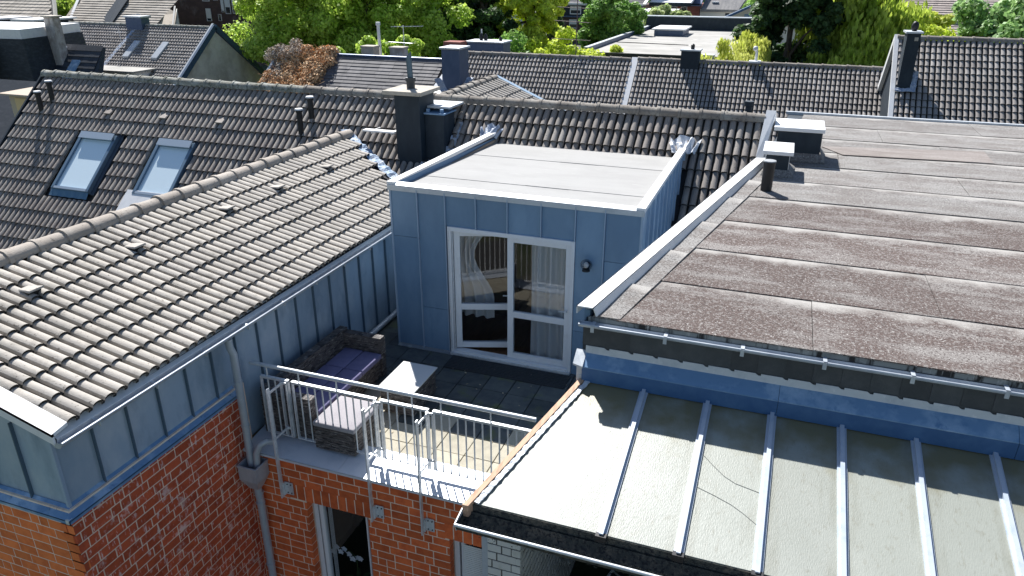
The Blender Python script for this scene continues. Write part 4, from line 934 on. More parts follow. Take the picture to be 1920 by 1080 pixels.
# timber edge with lead strip
g = G().slab([(XL(4.66)-.075, 4.66, zc(4.66)+.03), (XL(4.66)-.02, 4.66, zc(4.66)+.03), (XL(6.66)-.02, 6.66, zc(6.66)+.03), (XL(6.66)-.075, 6.66, zc(6.66)+.03)], (0, 0, -.12)); g.build('edge_board', WOOD, cn)
crumple(cn, [(XL(4.72)+.015, 4.72, zc(4.72)+.02), (XL(5.5)+.01, 5.5, zc(5.5)+.02), (XL(6.5)+.02, 6.5, zc(6.5)+.02)], .05, FLASH, name='edge_flashing', amp=.005, seg=60, n=(0, -.2, 1))
g = G(); g.slab([(XL(6.5)-.1, 6.45, zc(6.5)+.05), (XL(6.5)+.08, 6.45, zc(6.5)+.04), (XL(6.7)+.02, 6.72, zc(6.7)+.10), (XL(6.7)-.06, 6.72, zc(6.7)+.08)], (0, 0, .01)); g.build('edge_flashing', FLASH, cn)
# gutter trough
g = G(); yo, yi = 4.50, 4.72
g.slab([(-2.08, yi, 1.484), (4.2, yi, 1.484), (4.2, yi, 1.33), (-2.08, yi, 1.33)], (0, .01, 0))
gutter(cn, (-2.12, 4.60, 1.42), (4.2, 4.60, 1.42), .105, GRIME, (0, -1, 0), rim=.002)
g.build('gutter_back', GRIME, cn)
G().tube([(-2.13, 4.492, 1.425), (4.2, 4.492, 1.425)], .015, 10).build('gutter_rim', GALV, cn, smooth=True)
g = G(); g.slab([(-2.125, 4.488, 1.43), (-2.125, 4.72, 1.48), (-2.125, 4.72, 1.40), (-2.125, 4.62, 1.31), (-2.125, 4.52, 1.34)], (-.008, 0, 0)); g.build('gutter_end', GALV, cn)
def clutter(name, parent, x0, x1, y0, y1, z, n, s, m):
    g = G()
    for i in range(n):
        p = Vector((random.uniform(x0, x1), random.gauss((y0+y1)/2, (y1-y0)/4), z)); a = random.random()*6.28; l = s*random.uniform(.5, 1.5)
        d = Vector((math.cos(a), math.sin(a), random.uniform(-.2, .4)))*l; q = Vector((-math.sin(a), math.cos(a), random.uniform(-.2, .4)))*l*.4
        g.add([p-d, p-q, p+d, p+q], [(0, 1, 2, 3)])
    return g.build(name, m, parent, kind='stuff')
clutter('gutter_debris', cn, -2.0, 4.1, 4.53, 4.68, 1.332, 2600, .012, mat('debris', (.13, .11, .07), .9, [((.3, .27, .2), 40, .5, .6, (1, 1, 1))], island=.9))
# beam and yard wall below
G().box(-2.19, -.5, 10.6, 10.75, -3.3, 1.7).build('rear_wall', mat('yard_wall', (.05, .06, .055), .9), fh)
fc = thing('folded_chair', 'folded dark garden chair leaning in the shaded yard under the canopy', 'chair', (-1.5, 8.8, -3.3))
a0, a1, b0, b1 = Vector((-1.72, 8.75, -3.29)), Vector((-1.30, 8.95, -2.45)), Vector((-1.38, 8.55, -3.29)), Vector((-.98, 8.75, -2.45))
g = G(); g.bar(a0, a1, .03, .03); g.bar(b0, b1, .03, .03); g.bar(a1, b1, .03, .03); g.bar(a0.lerp(a1, .5), a0+Vector((.5, .3, 0)), .025, .025); g.bar(b0.lerp(b1, .5), b0+Vector((.5, .3, 0)), .025, .025); g.build('chair_frame', GALV, fc)
for k in range(8):
    t = .15+.1*k; G().bar(a0.lerp(a1, t), b0.lerp(b1, t), .045, .012).build('slat', DARK, fc)

# ================================================================== BACK ROWS
def sloped_house(name, label, x0, x1, yr, zr, deg, run, m, pitch, course, rows, rolls=2, limit=300, wallm=None, skip=None, group=None, ridgeL=.40, back=8, rm_=None):
    t = thing(name, label, 'house', ((x0+x1)/2, yr, -3.3), group)
    c, s = math.cos(R(deg)), math.sin(R(deg)); ye = yr-run*c; ze = zr-run*s
    g = G().slab([(x0, ye, ze-.04), (x1, ye, ze-.04), (x1, yr, zr-.04), (x0, yr, zr-.04)], (0, 0, -.1)); g.slab([(x0, yr, zr-.04), (x1, yr, zr-.04), (x1, yr+back*c, zr-back*s), (x0, yr+back*c, zr-back*s)], (0, 0, -.1)); g.build('roof', RDECK, t)
    g = G()
    for xx in (x0+.05, x1-.25): g.slab([(xx, ye+.3, -3.3), (xx, ye+.3, ze+.05), (xx, yr, zr-.2), (xx, yr+back*c-.3, zr-back*s), (xx, yr+back*c-.3, -3.3)], (.2, 0, 0))
    g.box(x0+.25, x1-.25, ye+.3, ye+.5, -3.3, ze+.1); g.build('wall', wallm or WHITEWALL, t)
    O = Vector((x0+.02, yr, zr)) - Vector((0, c, s))*(rows*course+.06)
    nu = int(math.ceil((x1-x0)/(pitch*rolls)-.35))
    lay_tiles(t, O, (1, 0, 0), (0, c, s), nu, rows, pitch, course, m, skip, limit, rolls, h=.058*pitch/.15, th=.02, lift=.046, flat=.22)
    ridge(t, (x0, yr, zr+.03), (x1, yr, zr+.03), ridgeL, .11, rm_ or RIDGE)
    return t
bl = sloped_house('terraced_house', 'back terraced house with grey-brown tiles left of the white roof strip', -12.4, -5.55, 28.7, 2.55, 42, 5.5, TILE_B, .15, .25, 14, limit=300)
br = sloped_house('terraced_house', 'back terraced house with brown tiles right of the white roof strip', -5.33, 3.1, 28.7, 2.58, 42, 5.5, TILE_B, .15, .25, 14, limit=300)
c42, s42 = math.cos(R(42)), math.sin(R(42))
g = G().slab([(-5.56, 28.72, 2.68), (-5.56, 28.72-5.3*c42, 2.68-5.3*s42), (-5.32, 28.72-5.3*c42, 2.68-5.3*s42), (-5.32, 28.72, 2.68)], (0, 0, -.12)); g.build('party_wall_strip', WHITEP, br)
rh = sloped_house('tall_terraced_house', 'taller back house at right with dark chimney and white verge', 2.98, 11.2, 26.2, 3.78, 43, 5.5, TILE_B, .15, .25, 15, limit=300, wallm=DARK)  # dark wall colour stands in for the shadow between the rows
c43_, s43_ = c43, s43
g = G().slab([(2.90, 26.2, 3.92), (2.90, 26.2-5.3*c43, 3.92-5.3*s43), (3.02, 26.2-5.3*c43, 3.92-5.3*s43), (3.02, 26.2, 3.92)], (0, 0, -.16)); g.slab([(2.90, 26.2, 3.92), (3.02, 26.2, 3.92), (3.02, 28.9, 1.4), (2.90, 28.9, 1.4)], (0, 0, -.3)); g.build('verge_trim', WHITEP, rh)
ch = G().box(3.07, 3.42, 24.75, 25.35, 1.7, 4.05).build('chimney', DARK, rh); ch['label'] = 'tall dark chimney with black cowl near the verge'
G().box(3.02, 3.47, 24.68, 25.42, 4.052, 4.10).build('cap', FLASH, ch); G().box(3.27, 3.37, 24.738, 24.748, 3.85, 3.95).build('tag_plate', CONC, ch)
sphere((3.26, 25.05, 4.22), .1, 8, 1.5).build('cowl', BLACK, ch, smooth=True)
crumple(rh, [(3.0, 24.62, 2.50), (3.48, 24.64, 2.50), (3.52, 25.1, 2.95)], .16, LEAD, amp=.03)
# small features on the back row
ch = G().box(-3.72, -3.08, 28.35, 28.95, 1.9, 3.0).build('chimney', DARK, br); ch['label'] = 'square dark chimney with pale cap'
G().box(-3.76, -3.04, 28.3, 29.0, 3.002, 3.05).build('cap', FLASH, ch); G().tube([(-3.35, 28.6, 3.05), (-3.35, 28.6, 3.2), (-3.35, 28.6, 3.24)], [.07, .07, .02], 10).build('pot', BLACK, ch, smooth=True)
g = G().tube([(-1.13, 28.8, 2.5), (-1.13, 28.8, 3.0), (-1.17, 28.75, 3.1)], .05, 10); sphere_g = sphere((-1.18, 28.75, 3.13), .09, 8); g.add(sphere_g.v, sphere_g.f); g.box(-1.35, -.95, 28.5, 28.9, 2.66, 2.72); g.build('vent_cowl', WHITEP, br, smooth=True)
for x, y in ((.58, 26.9), (1.35, 26.85)): 
    z = 2.58-(28.7-y)*math.tan(R(42)); g = G().tube([(x, y, z), (x, y, z+.2)], .07, 10).build('vent_pipe', BLACK, br, smooth=True); G().tube([(x, y, z+.2), (x, y, z+.24)], [.1, .05], 10).build('pipe_cap', CONC, g, smooth=True)
o = G().tube([(-.69, 17.0, 1.6), (-.69, 17.0, 3.0), (-.69, 17.0, 3.02), (-.69, 17.0, 3.12)], [.07, .07, .1, .1], 12).build('vent_pipe', DARK, main, smooth=True)
# blue zinc chimney at the end of the row
BZ = mat('blue_zinc_dark', (.075, .11, .19), .45, [((.11, .15, .24), 2, .45, .7, (1, 1, .5))], metal=.3)
ch = G().box(-11.08, -10.42, 23.7, 24.5, .9, 3.22).build('chimney', BZ, bl, bevel=.02); ch['label'] = 'tall blue zinc clad chimney'
G().box(-11.14, -10.36, 23.64, 24.56, 3.222, 3.29).build('cap', FLASH, ch, bevel=.02); G().box(-11.55, -10.9, 24.9, 25.5, 2.6, 3.35).build('brick_stack', RBRICK, ch)
crumple(bl, [(-11.2, 23.6, 2.25), (-10.8, 23.5, 1.7), (-10.42, 23.6, 1.75), (-10.2, 24.2, 2.3)], .22, LEAD, amp=.04)
g = G().slab([(-11.75, 22.6, 1.1), (-11.2, 22.6, 1.1), (-11.7, 26.6, 2.5), (-11.95, 26.6, 2.6)], (0, 0, -.6)); g.build('side_flashing', FLASH, bl)
bxx = G().box(-12.5, -10.95, 29.3, 30.2, .8, 2.93).build('chimney', BZ, bl, bevel=.02); bxx['label'] = 'wide low blue chimney box with three pots'
G().box(-12.56, -10.89, 29.24, 30.26, 2.932, 3.0).build('cap', FLASH, bxx, bevel=.02)
for x, h, r in ((-12.05, .28, .07), (-11.85, .26, .07), (-11.2, .16, .06)): G().tube([(x, 29.7, 3.0), (x, 29.7, 3+h*.6), (x, 29.7, 3+h)], [r, r*1.2, r*.4], 10).build('pot', BLACK, bxx, smooth=True)
G().tube([(-12.07, 29.8, 3.1), (-12.07, 29.8, 3.42)], .03, 8).build('flue', WHITEP, bxx)
# aerial mast
def aerial(name, lab, x, y, z0, z1, bars, m=GALV):
    t = thing(name, lab, 'aerial', (x, y, z0)); G().tube([(x, y, z0), (x, y, z1)], .018, 6).build('mast', m, t)
    for z, l, a in bars:
        b = G(); d = Vector((math.cos(a), math.sin(a), .03)); p = Vector((x, y, z)); b.tube([p-d*l*.35, p+d*l*.65], .012, 5)
        n = 9; q = Vector((-d.y, d.x, 0))
        for k in range(n): c = p-d*l*.35+d*l*k/(n-1); w = .10+.12*(1-k/n); b.tube([c-q*w, c+q*w], .006, 4)
        b.build('antenna', m, t)
    return t
aerial('tv_aerial', 'tall thin TV mast with two cross antennas in front of the yellow-green tree', -7.82, 29.0, 1.0, 4.9, [(4.35, 1.2, math.pi), (3.85, 1.4, math.pi*.97), (3.2, 1.5, math.pi*1.02)], mat('rust', (.18, .13, .12), .7))
aerial('tv_aerial', 'small pale TV aerial above the slate roof beside the grey chimneys', -15.25, 29, 2.2, 3.55, [(3.5, 1.3, .1), (2.85, 1.1, math.pi)])

# small rear wing with a lighter tiled roof
rw = thing('rear_wing', 'small rear wing with light grooved tiles and blue verge behind the main ridge', 'house', (-7.3, 17, -3.3))
s22, c22 = math.sin(R(23)), math.cos(R(23)); T22 = s22/c22
g = G().slab([(-4.6, 14.8, 3.0-T22*2.7), (-4.6, 19.0, 3.0-T22*2.7), (-7.3, 19.0, 2.98), (-7.3, 14.8, 2.98)], (0, 0, -.1)); g.slab([(-7.3, 14.8, 2.98), (-7.3, 19.0, 2.98), (-10, 19.0, 1.5), (-10, 14.8, 1.5)], (0, 0, -.1)); g.build('roof', RDECK, rw)
G().box(-9.8, -4.7, 15.2, 18.9, -3.3, 1.5).build('wall', ROOMW, rw)
lay_tiles(rw, (-7.3+2.7, 14.9, 3.0-T22*2.7), (0, 1, 0), (-c22, 0, s22), 10, 8, .20, .36, TILE_L, None, 300, h=.085, th=.02, lift=.045, flat=.34)
ridge(rw, (-7.3, 14.9, 3.05), (-7.3, 19.0, 3.05), .40, .12, RIDGE)
g = G().slab([(-4.6, 18.95, 3.1-T22*2.7), (-4.6, 19.12, 3.1-T22*2.7), (-7.3, 19.12, 3.11), (-7.3, 18.95, 3.11)], (0, 0, -.08)); g.build('verge_trim', mat('verge_blue', (.35, .45, .55), .4, metal=.2), rw)

# slate roofed house with dead creeper
def strip_roof(parent, x0, x1, yr, zr, deg, rows, course, m, seg=.9, name='slates', amp=.02, xcut=None, wave=0):
    """overlapping courses of flat tiles cut into pieces, joined"""
    c, s = math.cos(R(deg)), math.sin(R(deg)); g = G(); V = Vector((0, c, s)); N = Vector((0, -s, c))
    for j in range(rows):
        b = Vector((0, yr, zr))-V*((j+1)*course); x = x0-random.random()*seg*.5
        while x < x1:
            a = max(x, x0); e = min(x+seg, x1); x += seg
            if e-a < .02: continue
            q = random.uniform(0, .006)
            p = [b+Vector((a, 0, 0))+N*(amp+q), b+Vector((e-.006, 0, 0))+N*(amp+q), b+V*course*1.05+Vector((e-.006, 0, 0))+N*q, b+V*course*1.05+Vector((a, 0, 0))+N*q]
            if wave:
                n = 4; vs = []
                for k in range(n+1):
                    u = k/n; zz = wave*math.sin(math.pi*u); vs += [p[0].lerp(p[1], u)+N*zz, p[3].lerp(p[2], u)+N*zz]
                g.add(vs, [(2*k, 2*k+2, 2*k+3, 2*k+1) for k in range(n)]+[])
                g.add([vs[2*k] for k in range(n+1)]+[vs[2*k]-N*.035 for k in range(n+1)], [(k, n+1+k, n+2+k, k+1) for k in range(n)])
            else:
                g.add([*p, p[0]-N*.02, p[1]-N*.02], [(0, 1, 2, 3), (4, 5, 1, 0)])
    return g.build(name, m, parent, kind='stuff')
sh = thing('slate_house', 'house with grey slate roof and two small stub chimneys behind the main ridge', 'house', (-15.5, 27, -3.3))
GSL = mat('grey_slate', (.13, .125, .13), .75, [((.19, .18, .18), .9, .45, .65, (3, .6, 1)), ((.08, .08, .09), 2, .55, .7, (3, .5, 1))], island=.35)
g = G().slab([(-19.9, 23.3, -.2), (-12.45, 23.3, -.2), (-12.45, 27, 2.42), (-19.9, 27, 2.42)], (0, 0, -.1)); g.slab([(-19.9, 27, 2.42), (-12.45, 27, 2.42), (-12.45, 31, -.4), (-19.9, 31, -.4)], (0, 0, -.1)); g.build('roof', RDECK, sh)
G().box(-19.8, -12.6, 23.8, 30.4, -3.3, .1).build('wall', RBRICK, sh)
strip_roof(sh, -19.9, -12.45, 27, 2.46, 35, 17, .19, GSL, seg=.62, name='slates', amp=.02)
g = G().tube([(-19.9, 27, 2.50), (-12.45, 27, 2.48)], .06, 8); g.build('ridge_capping', BZ, sh)
for x in (-16.27, -14.95):
    c_ = G().box(x-.28, x+.28, 27.7, 28.2, 1.4, 2.74).build('chimney', PEELING if x > -15 else CONC, sh); G().box(x-.31, x+.31, 27.67, 28.23, 2.742, 2.8).build('cap', CONC, c_)
g = G().tube([(-16.1, 28.5, 1.5), (-16.14, 28.5, 3.55), (-16.14, 28.5, 3.56), (-16.14, 28.5, 3.68)], [.065, .065, .1, .09], 10); g.build('flue_pipe', WHITEP, sh, smooth=True)
G().bar((-19.95, 23.3, -.05), (-19.95, 27, 2.55), .1, .12).build('verge_trim', FLASH, sh)

def leaf_cloud(name, centers, radii, per, size, m, parent=None, flat=.5, droop=0., shell=.35, kind=None, zmin=None):
    """many small leaf blades spread round clump centres"""
    C_ = np.asarray(centers, np.float32); Rr = np.asarray(radii, np.float32); n = len(C_)*per
    idx = np.repeat(np.arange(len(C_)), per)
    d = rng.normal(size=(n, 3)).astype(np.float32); d /= np.linalg.norm(d, axis=1, keepdims=True)
    rr = (shell+(1-shell)*rng.random((n, 1)).astype(np.float32))**.7
    off = d*rr*Rr[idx][:, None]; off[:, 2] *= .8
    if droop: off[:, 2] -= rng.random(n)**1.5*droop
    P = C_[idx]+off
    nr = d+rng.normal(size=(n, 3))*.7; nr[:, 2] += flat; nr /= np.linalg.norm(nr, axis=1, keepdims=True)
    t = np.cross(nr, rng.normal(size=(n, 3))); t /= np.linalg.norm(t, axis=1, keepdims=True); b = np.cross(nr, t)
    if droop: t = t*.3+np.array([0, 0, -1.]); t /= np.linalg.norm(t, axis=1, keepdims=True); b = np.cross(nr, t); b /= np.linalg.norm(b, axis=1, keepdims=True)
    s = size*(.6+.8*rng.random((n, 1)))
    wq = .28 if droop else .5
    V = np.stack([P-t*s*.5, P-b*s*wq*.8, P+t*s*.6, P+b*s*wq*.8], 1).reshape(-1, 3)
    me = D.meshes.new(name); me.vertices.add(n*4); me.vertices.foreach_set('co', V.astype(np.float32).ravel())
    me.loops.add(n*4); me.loops.foreach_set('vertex_index', np.arange(n*4, dtype=np.int32))
    me.polygons.add(n); me.polygons.foreach_set('loop_start', np.arange(0, n*4, 4, dtype=np.int32)); me.polygons.foreach_set('loop_total', np.full(n, 4, np.int32))
    me.update(calc_edges=True); me.materials.append(m)
    o = D.objects.new(name, me); link(o, parent)
    if kind: o['kind'] = kind
    return o
cr_ = thing('dead_creeper', 'brown dead creeper with grey tangled top overgrowing the left end of the slate roof', 'plant', (-18.8, 25.5, 0))
cs = [(random.uniform(-19.7, -17.6+.35*k/8), 25.0+k*.25, 0) for k in range(9) for _ in range(9)]
cs = [(x, y, 2.46-(27-y)*.70+.14) for x, y, _ in cs]
leaf_cloud('creeper_leaves', cs, [.32]*len(cs), 330, .085, CREEP, cr_, flat=.3)
cs = [(-19.35+random.gauss(0, .28), 26.8+random.gauss(0, .25), 2.40+random.gauss(0, .20)) for _ in range(26)]+[(-19.5+random.uniform(0, .6), 25.2+random.random()*1.6, 0) for _ in range(14)]
cs = [(x, y, z or 2.46-(27-y)*.70+.12) for x, y, z in cs]
leaf_cloud('tangled_twigs', cs, [.30]*len(cs), 300, .07, CREEPG, cr_, flat=.1)
g = G()
for _ in range(160):
    x = random.uniform(-19.8, -17.4); y = random.uniform(25, 27); z = 2.5-(27-y)*.7
    p = Vector((x, y, z)); q = p+Vector((random.uniform(-.5, .5), random.uniform(-.5, .5), random.uniform(.1, .45))); g.tube([p, (p+q)/2+Vector((0, 0, .1)), q], .008, 3, caps=False)
g.build('stems', CREEP, cr_)

# tile house with grey plaster gable
hb = thing('gabled_house', 'house with fine tiled roof and bare grey plaster gable wall at upper left', 'house', (-40, 40, -3.3))
c40, s40 = math.cos(R(38)), math.sin(R(38)); T38 = s40/c40
GB_ = (-46.4, -34.35, 40., 2.2)
g = G().slab([(-46.4, 34.5, 2.16-5.5*T38), (-34.35, 34.5, 2.16-5.5*T38), (-34.35, 40, 2.16), (-46.4, 40, 2.16)], (0, 0, -.12)); g.slab([(-46.4, 40, 2.16), (-34.35, 40, 2.16), (-34.35, 45.5, 2.16-5.5*T38), (-46.4, 45.5, 2.16-5.5*T38)], (0, 0, -.12)); g.build('roof', RDECK, hb)
strip_roof(hb, -46.4, -34.45, 40, 2.2, 38, 21, .265, TILE_B, seg=.21, name='roof_tiles', amp=.05, wave=.05)
g = G().slab([(-34.4, 35, -3.3), (-34.4, 45, -3.3), (-34.4, 45.2, -2.0), (-34.4, 40, 2.02), (-34.4, 34.8, -2.0)], (.04, 0, 0)); g.build('gable_wall', GREYREND, hb)
g = G()
for sg in (-1, 1):
    A = Vector((-34.30, 40, 2.28)); B = Vector((-34.30, 40+sg*5.6, 2.28-5.6*T38)); g.bar(A, B, .16, .34)
g.build('verge_board', mat('verge_navy', (.07, .12, .19), .5), hb)
g = G().bar((-34.42, 40, 2.47), (-34.42, 34.4, 2.47-5.6*T38), .14, .04); g.bar((-34.42, 40, 2.47), (-34.42, 45.6, 2.47-5.6*T38), .14, .04); g.build('verge_capping', FLASH, hb)
ridge(hb, (-46.4, 40, 2.24), (-34.5, 40, 2.24), .45, .12, RIDGE_M)
g = G().slab([(-40.55, 40.0, 2.30), (-41.35, 35.5, 2.30-4.5*T38), (-41.05, 35.5, 2.30-4.5*T38), (-40.30, 40.0, 2.30)], (0, 0, -.06)); g.build('party_flashing', LEAD, hb)
c_ = G().box(-41.05, -39.75, 39.6, 40.3, .8, 2.72).build('chimney', BZ, hb); G().box(-41.15, -39.65, 39.5, 40.4, 2.722, 2.82).build('cap', FLASH, c_)
for x, y in ((-39.6, 38.2), (-37.3, 38.2)):
    z = 2.25-(40-y)*T38; g = G().slab([(x-.28, y-.55, z-.43+.13), (x+.2, y-.55, z-.43+.13), (x+.34, y+.55, z+.43+.13), (x-.14, y+.55, z+.43+.13)], (0, 0, -.12)); k = g.build('roof_hatch', FLASH, hb)
g = G().box(-41.0, -36.9, 35.4, 37.4, -1.5, -.10).build('box_dormer', WHITEP, hb); G().box(-41.2, -36.7, 35.2, 37.6, -.095, .0).build('dormer_roof', FARFLAT, g)
aerial('roof_aerial', 'pale aerial pole standing on the roof beside the lead strip', -40.5, 38.4, .6, 2.2, [(1.9, .5, .4)], WHITEP)

# black slate gable building with white flat top
bb = thing('slate_gable_house', 'black slate clad house with white flat top at the far left', 'house', (-44, 33, -3.3))
g = G().slab([(-50.5, 29.6, 2.10), (-39.6, 30.9, 2.10), (-41.0, 36.0, 2.10), (-52.5, 34.2, 2.10)], (0, 0, .5)); g.build('flat_top', WHITEP, bb)
g = G().hexa([(-53, 29.0, -3.3), (-38.9, 30.6, -3.3), (-40.6, 36.4, -3.3), (-54, 34.5, -3.3), (-50.6, 29.5, 2.08), (-39.5, 30.85, 2.08), (-40.95, 36.05, 2.08), (-52.6, 34.25, 2.08)]); g.build('slate_wall', mat('black_slate', (.028, .034, .042), .7, [((.05, .058, .07), 3, .45, .65, (1, 1, 3))], wave=None, bump=.4, bscale=8), bb)
strip_roof(bb, -52, -41.2, 30.6, 2.0, 52, 12, .3, REDT, seg=.24, name='red_tiles', amp=.04, wave=.05)
c_ = G().hexa([(-40.2, 32.9, -.4), (-39.45, 32.9, -.4), (-39.45, 33.5, -.4), (-40.2, 33.5, -.4), (-40.1, 32.9, 3.1), (-39.4, 32.9, 3.1), (-39.4, 33.4, 3.1), (-40.1, 33.4, 3.1)]).build('chimney', PEELING, bb, bevel=.03); c_['label'] = 'tall leaning chimney with peeling whitewash'
G().box(-40.2, -39.3, 32.8, 33.5, 3.1, 3.2).build('cap', CONC, c_, bevel=.03)
# dark roof plane in front of it
dr_ = thing('dark_roof_house', 'shaded dark roof with lead gutter line left of the main roof', 'house', (-34, 28, -3.3))
SHS = mat('shaded_slate', (.04, .048, .06), .75, [((.065, .072, .085), 1.2, .5, .7, (1, 3, 1))], bump=.3, bscale=6)
g = G().slab([(-47, 29.9, -3.3), (-35.2, 29.9, -3.3), (-37.2, 33.8, 1.55), (-47, 33.8, 1.55)], (0, .3, -.1)); g.build('roof', SHS, dr_)
strip_roof(dr_, -46.5, -37.0, 33.8, 1.58, 51, 16, .38, mat('dark_tile', (.045, .052, .064), .75, island=.5), seg=.4, name='slates', amp=.03)
crumple(dr_, [(-39.6, 33.6, 1.45), (-41.2, 31.9, -.6), (-43.2, 30.4, -2.6)], .28, LEAD, name='lead_line', amp=.03, seg=40, n=(0, -.2, 1))
g = G().slab([(-39.0, 32.1, -.30), (-38.4, 32.1, -.30), (-38.1, 33.0, .85), (-38.7, 33.0, .85)], (0, 0, -.1)); g.build('roof_window', LEDGE, dr_)
dd = G().box(-27.0, -24.6, 20.0, 22.0, .55, 1.40).build('dormer', mat('cream_wall', (.55, .46, .34), .9), dr_); g = G().slab([(-27.3, 19.8, 1.40), (-24.5, 19.8, 1.40), (-24.5, 22.3, 1.62), (-26.3, 22.3, 1.62)], (0, 0, .06)); g.build('dormer_roof', mat('tan_felt', (.48, .40, .32), .9), dd)
for x in (-26.7, -25.7): box('window', mat('tan_blind', (.75, .56, .30), .8), dd, x, x+.75, 19.96, 19.995, .70, 1.30)
G().slab([(-33, 18.6, -2.2), (-23.5, 18.6, -2.2), (-23.5, 22.6, 1.45), (-33, 22.6, 1.45)], (0, 0, -.15)).build('lower_roof', SHS, dr_)

# tan roofed house far left with two dormers
ta = thing('tan_roof_house', 'large tan tiled hipped house with two white dormers at the top left', 'house', (-64, 50, -3.3))
g = G().slab([(-76, 42, -1.75), (-51.0, 42, -1.75), (-66, 56, 6.05), (-76, 56, 6.05)], (0, 0, -.3)); g.build('roof', RDECK, ta)
c_, s_ = math.cos(R(29)), math.sin(R(29))
g = G(); 
for j in range(34):
    t0 = j/34.; t1 = (j+1.06)/34.
    ya, yb = 42+t0*14, 42+t1*14; za, zb = -1.6+t0*7.8, -1.6+t1*7.8
    xr0 = -51.0-t0*15; xr1 = -51-t1*15; x = -76
    while x < xr0:
        e = min(x+.55, xr0); e1 = min(x+.55, xr1)
        if e1 > x: g.add([(x, ya, za+.06), (e-.03, ya, za+.06), (e1-.03, yb, zb), (x, yb, zb), (x, ya, za), (e-.03, ya, za)], [(0, 1, 2, 3), (4, 5, 1, 0)])
        x += .55
g.build('roof_tiles', TAN, ta, kind='stuff')
G().slab([(-51.3, 42, -1.8), (-60.7, 51, 3.2), (-66, 56, 6.0)], (0, 0, -3)).build('hip_wall', WHITEWALL, ta)
for x, y, z in ((-62.3, 45.4, 1.05), (-58.2, 45.3, 1.05)):
    o = G().box(x, x+2.1, y, y+3.5, z-1.3, z+.75).build('dormer', DARK, ta); G().box(x-.2, x+2.3, y-.3, y+3.7, z+.752, z+.88).build('dormer_roof', WHITEP, o); G().box(x+.75, x+2.0, y-.03, y-.002, z-1.0, z+.55).build('window', WHITEP, o)
# light grey gabled houses left of the dark brick one
hg = thing('pale_roof_house', 'pale grey tiled house with big shaded dormer slots behind the gabled house', 'house', (-55, 54, -3.3))
def poly(name, m, parent, pts, t=(0, 0, -.3)): return G().slab(pts, t).build(name, m, parent)
poly('roof', TAN, hg, [(-59.5, 48.5, -.4), (-48.0, 48.5, -.4), (-52, 56, 4.4), (-61.5, 56, 4.4)])
strip_roof(hg, -60.0, -49.6, 55.8, 4.35, 32, 26, .34, TAN, seg=.6, name='roof_tiles', amp=.05)
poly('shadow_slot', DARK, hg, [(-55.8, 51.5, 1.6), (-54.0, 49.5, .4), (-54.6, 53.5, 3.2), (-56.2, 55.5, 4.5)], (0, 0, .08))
poly('verge', WHITEP, hg, [(-58.6, 49.5, .3), (-58.3, 49.5, .3), (-61.4, 55.5, 4.2), (-61.7, 55.5, 4.2)], (0, 0, .1))
G().box(-51.3, -50.4, 49.5, 50.3, -.4, 1.6).build('chimney', WHITEP, hg)
hg2 = thing('white_gable_house', 'light roofed gable beside the dark brick building', 'house', (-50, 56, -3.3))
poly('roof', TAN, hg2, [(-56.2, 52, 1.3), (-49.4, 52, -.3), (-52.9, 57, 1.9), (-59.0, 57, 4.6)])
G().slab([(-49.5, 52, -.2), (-49.5, 52, -3), (-53.8, 58, -3), (-53.8, 58, 2.2)], (.1, 0, 0)).build('wall', WHITEWALL, hg2)
g = G().bar((-49.4, 52, -.1), (-56.4, 52, 1.5), .12, .12); g.bar((-49.4, 52, -.1), (-53.9, 58, 2.4), .14, .1); g.build('verge', DARK, hg2)
# dark brick building
db = thing('dark_brick_building', 'dark brown brick building with white shuttered windows at the top', 'building', (-54, 65, -3.3))
G().box(-60.5, -49.6, 62, 72, -3.3, 6).build('wall', DBRICK, db)
for x, z, w, h, bl_ in ((-53.9, .9, .55, 1.15, .8), (-52.5, .95, .35, .6, 0), (-52.0, 1.75, .3, 1.1, .9), (-51.55, 1.6, .6, 1.35, .55), (-50.7, 1.65, .6, 1.3, .45), (-54.1, 2.7, .8, 1.4, 0), (-52.8, 2.8, .5, 1.2, 0)): window(db, x, x+w, 62, z, z+h, bl_, mull=0)
G().box(-57.2, -55.8, 59.2, 60.2, -3.3, .95).build('chimney', DARK, db); 
dish = thing('satellite_dish', 'white satellite dish beside the blue chimney on the far roof', 'dish', (-42.4, 42.2, 2.2)); g = G(); vs = [(0, 0, 0)]; n = 14
sph = [(Vector((-42.4, 42.2, 2.45))+.45*Vector((math.cos(a), -.3, .8*math.sin(a)))) for a in [2*math.pi*k/n for k in range(n)]]
g.add([Vector((-42.4, 42.35, 2.45))]+sph, [(0, 1+k, 1+(k+1) % n) for k in range(n)]); g.build('reflector', WHITEP, dish); G().bar((-42.4, 42.3, 1.6), (-42.4, 42.3, 2.4), .05, .05).build('arm', DARK, dish)

# flat roofed building behind the back row
fb = thing('flat_roof_building', 'low flat roofed building with square skylight and dark parapet beyond the back row', 'building', (-7, 58, -3.3))
poly('roof', FARFLAT, fb, [(-12.5, 49.3, .70), (-.9, 48.9, .70), (-3.6, 71, .70), (-12.0, 71.5, .70)])
G().hexa([(-12.4, 49.4, -3.3), (-1.0, 49.0, -3.3), (-3.6, 70.8, -3.3), (-12, 71.2, -3.3), (-12.4, 49.4, .4), (-1.0, 49.0, .4), (-3.6, 70.8, .4), (-12, 71.2, .4)]).build('wall', RBRICK, fb)
g = G().bar((-12.62, 49.2, .82), (-12.3, 71.4, .82), .22, .3); g.build('parapet', BZ, fb)
g = G().bar((-12.62, 49.2, .98), (-12.3, 71.4, .98), .26, .04); g.build('coping', FLASH, fb)
G().box(-12.6, -3.2, 70.6, 71.2, .5, 1.75).build('rear_parapet', DARK, fb); G().box(-12.7, -3.1, 70.5, 71.3, 1.752, 1.83).build('coping', FLASH, fb)
